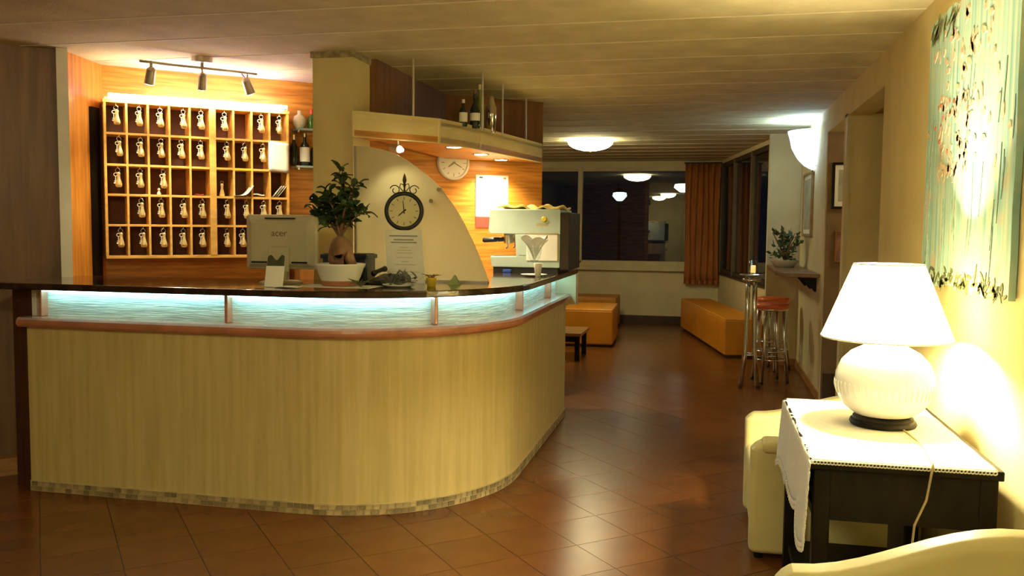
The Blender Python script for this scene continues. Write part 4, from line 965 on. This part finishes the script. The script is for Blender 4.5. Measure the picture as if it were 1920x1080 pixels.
# ------------------------------------------------------------------ side table, cloth, lamp
TX0, TX1, TY0, TY1, TZ = .325, .875, 2.83, 3.86, .735
tbl = thing('side_table', 'black-brown wooden side table against the right wall', 'table', (0, 0, 0))
MB().box(TX0, TX1, TY0, TY1, TZ-.03, TZ).obj('tabletop', M_BLACKW, tbl, bevel=.004)
MB().box(TX0+.03, TX1-.02, TY0+.015, TY0+.04, TZ-.19, TZ-.03).obj('apron', M_BLACKW, tbl)
MB().box(TX0+.03, TX1-.02, TY1-.04, TY1-.015, TZ-.19, TZ-.03).obj('apron', M_BLACKW, tbl)
for x in (TX0+.015, TX1-.035): MB().box(x, x+.022, TY0+.04, TY1-.04, TZ-.13, TZ-.03).obj('apron', M_BLACKW, tbl)
for x in (TX0+.012, TX1-.062):
    for y_ in (TY0+.012, TY1-.062): MB().box(x, x+.05, y_, y_+.05, 0, TZ-.03).obj('leg', M_BLACKW, tbl, bevel=.003)
MB().box(TX0+.24, TX0+.28, TY0+.02, TY0+.05, .1, TZ-.19).obj('front_stile', M_BLACKW, tbl)
MB().box(TX0+.03, TX1-.02, TY0+.02, TY1-.02, .10, .13).obj('lower_shelf', M_BLACKW, tbl)
MB().box(TX0+.03, TX0+.05, TY0+.06, TY1-.06, .50, .53).obj('stretcher', M_BLACKW, tbl)
# cloth: covers the top, hangs over the left side with a lace border
ct = thing('table_runner', 'white linen cloth with lace border draped over the side table', 'tablecloth', (0, 0, 0))
zt = TZ+.003
def hang(a, b):   # a along y, b from wall side across the top and down the left side
    yy = TY0-.004 + (TY1-.01-TY0)*a; Lt = TX1-.02-TX0; drop = .265 + .022*math.sin(a*19) - .05*math.sin(a*PI)**2*.8; s = b*(Lt+drop)
    if s < Lt: return (TX1-.02-s, yy, zt + .0008*math.sin(a*30))
    d = s-Lt; return (TX0-.006-.012*(d/drop)-.008*math.sin(a*14)*(d/drop), yy + .015*(d/drop)*math.sin(a*9), zt-.004-d)
c_o = MB().grid(hang, 44, 40).obj('linen', M_CLOTH, ct, smooth=True); c_o.modifiers.new('t', 'SOLIDIFY').thickness = .0022
# lace: rows of small thread rings along the near edge, far edge and lower hem
def lace(fn, n_, rows_, r, name):
    b = MB()
    for k in range(n_):
        for q in range(rows_):
            c, ux, uy = fn(k/(n_-1), q); c = Vector(c); ux = Vector(ux); uy = Vector(uy); i = len(b.v); sg_ = 8
            nn = ux.cross(uy).normalized()*.0012
            for t_ in range(sg_):
                a = 2*PI*t_/sg_; d = ux*math.cos(a)+uy*math.sin(a)
                b.v += [tuple(c+d*r+nn), tuple(c+d*r*.55+nn), tuple(c+d*r*.55-nn), tuple(c+d*r-nn)]
            for t_ in range(sg_):
                t2 = (t_+1) % sg_
                for e in range(4): b.f.append((i+t_*4+e, i+t2*4+e, i+t2*4+(e+1) % 4, i+t_*4+(e+1) % 4))
    return b.obj(name, M_CLOTH, ct)
l1 = lace(lambda f, q: ((TX1-.03-(TX1-TX0-.03)*f, TY0-.010, zt-.006-.010*q), (1, 0, 0), (0, -.3, 1)), 52, 1, .0072, 'lace_front'); l1['kind'] = 'stuff'
l2 = lace(lambda f, q: ((TX0-.008-.012*f, TY0-.012-.016*q+.006*math.sin(f*40), zt-.008-.262*f), (0, 1, 0), (0, 0, 1)), 20, 3, .0095, 'lace_drop'); l2['kind'] = 'stuff'
def hemfn(f, q):
    p = Vector(hang(f, 1.0)); return ((p.x-.001, p.y, p.z-.006-.013*q), (0, 1, 0), (0, 0, 1))
l3 = lace(hemfn, 62, 2, .0092, 'lace_hem'); l3['kind'] = 'stuff'

LX, LY, LZ = .635, 3.40, TZ+.006
tl = thing('table_lamp', 'white round ceramic table lamp with cone shade, switched on', 'lamp', (LX, LY, LZ))
MB().lathe([(0, 0), (.112, 0), (.116, .008), (.112, .018), (.104, .022), (.104, .030), (.096, .034), (0, .034)], 40).obj('wooden_foot', M_BLACKW, tl, smooth=False)
ball = [(.07, .034), (.10, .040), (.135, .066), (.160, .105), (.171, .15), (.168, .19), (.150, .232), (.118, .265), (.075, .288), (.042, .298), (.034, .306), (.034, .318), (.028, .322), (0, .322)]
MB().lathe([(0, .034)] + ball, 48).obj('ceramic_body', M_CERAM, tl, smooth=True)
for k in range(48):
    a = 2*PI*k/48
    rb_ = MB().tube([(.1705*math.cos(a), .1705*math.sin(a), .162), (.1712*math.cos(a), .1712*math.sin(a), .14), (.163*math.cos(a), .163*math.sin(a), .112)], .0022, 5)
    if k == 0: ribs = rb_
    else:
        i = len(ribs.v); ribs.v += rb_.v; ribs.f += [tuple(i+x for x in f) for f in rb_.f]
rr = ribs.obj('ribbing', M_CERAM, tl, smooth=True); rr['kind'] = 'stuff'
MB().tube([(0, 0, .32), (0, 0, .375)], .011).obj('socket', M_BRASS, tl)
MB().sphere((0, 0, .405), .030, sq=(1, 1, 1.25)).obj('bulb', emit('bulb_glow', (1, .82, .5), 60), tl, smooth=True)
shd = MB().lathe([(.226, .318), (.224, .322), (.120, .585), (.118, .588)], 56).obj('lamp_shade', M_SHADE, tl, smooth=True); shd.modifiers.new('t', 'SOLIDIFY').thickness = .002
for z, r in ((.320, .225), (.586, .119)): MB().torus((0, 0, z), r, .0025, 'z', 48, 6).obj('shade_ring', M_WHITE, shd, smooth=True)
for k in range(3):
    a = k*2*PI/3; MB().tube([(.012*math.cos(a), .012*math.sin(a), .40), (.119*math.cos(a), .119*math.sin(a), .584)], .002, 6).obj('spider_arm', M_BRASS, shd)
lamp_light('bulb_light', 'POINT', (0, 0, .405), L_BULB, (1, .87, .50), tl, .05)
cd = MB().tube([(LX+.05, LY-.11, LZ+.005), (.70, 3.05, LZ+.008), (.673, TY0-.005, LZ+.006), (.668, TY0-.022, LZ-.012), (.655, TY0-.026, LZ-.10), (.625, TY0-.024, LZ-.18), (.618, TY0-.022, .45), (.62, TY0-.02, .12), (.66, TY0+.01, .006), (.80, 3.0, .006)], .0038, 8).obj('lamp_cord', mat('tan_cord', (.42, .34, .17), .6), smooth=True)
tag(cd, 'thin tan lamp cord hanging down the front of the side table', 'cord')

# ------------------------------------------------------------------ cream armchairs with their backs to the right wall
def armchair(loc, label, hb=.0):
    hb += .0
    """seat opens towards -x; local origin at the chair's floor centre; x: -.36 front .. +.36 back, y: -.36 .. .36"""
    t = thing('armchair', label, 'armchair', loc, 0, 'cream armchairs along the right wall')
    def arm(sy):
        # side view outline (x,z): low rounded front, rising in a soft wave to the back
        top = [(-.345, .545+hb*.6), (-.33, .575+hb*.6), (-.30, .588+hb*.6)]
        for k in range(1, 13):
            f = k/12; top.append((-.30+.64*f, .588 + hb*.6 + (.125+hb*.4)*(1-math.cos(PI*min(1, f*1.25)))/2 - .012*max(0, f-.85)/.15))
        poly = [(-.345, .03)] + top + [(.345, .03)]
        y0, y1 = (.255, .36) if sy > 0 else (-.36, -.255)
        return MB().prism_axis(poly, y0, y1, 'y')
    for sy in (-1, 1): arm(sy).obj('arm', M_CREAM, t, bevel=.03, seg=4)
    MB().box(.24, .36, -.36, .36, .03, .70+hb).obj('backrest', M_CREAM, t, bevel=.035, seg=4)
    MB().box(-.33, .26, -.27, .27, .06, .30).obj('seat_base', M_CREAM, t, bevel=.015)
    MB().box(-.345, .24, -.252, .252, .29, .43).obj('seat_cushion', M_CREAM, t, bevel=.04, seg=4)
    for sx in (-.30, .31):
        for sy in (-.31, .31): MB().lathe([(0, 0), (.02, 0), (.026, .04), (0, .04)], 12, (sx, sy, 0)).obj('foot', M_BLACKW, t)
    return t
a1 = armchair((.525, 1.96, 0), 'cream leatherette armchair in the near right corner with rising arm', .02)
a2 = armchair((.545, 4.27, 0), 'cream leatherette armchair standing behind the black side table')
# pad that wraps over the near arm of the rear chair
a2.scale = (1, 1, .89)
for a_ in (a2,):
    MB().box(-.30, .30, -.375, -.24, .535, .60).obj('arm_pad', M_CREAM, a_, bevel=.025, seg=4)

# ------------------------------------------------------------------ outside in the dark: lamps of the street
def street_lamp(loc, z, label, col, s, r=.14):
    t = thing('street_lamp', label, 'street lamp', loc)
    MB().tube([(0, 0, -.6), (0, 0, z-.02)], .035, 10).obj('pole', M_BLACK, t)
    MB().lathe([(0, z-.10), (.07, z-.08), (r, z+.02), (r*.9, z+.09), (0, z+.12)], 20).obj('lantern', emit('street_glow_%g' % s, col, s), t, smooth=True)
    MB().lathe([(.02, z+.12), (r*1.05, z+.10), (.03, z+.20), (0, z+.20)], 20).obj('hood', M_BLACK, t)
    return t
street_lamp((-1.95, 19.5, 0), 2.12, 'bluish street lamp seen outside through the dark back window', (.6, .9, 1.0), 3.0, .16)
street_lamp((-.62, 20.5, 0), 2.35, 'white street lamp outside near the curtain edge', (1, .93, .8), 5.0, .20)
gnd = struct(MB().box(-14, 16, 13.7, 34, -.7, -.6).obj('ground_outside', mat('night_ground', (.04, .045, .04), .9, var=.3, scale=1.5)))
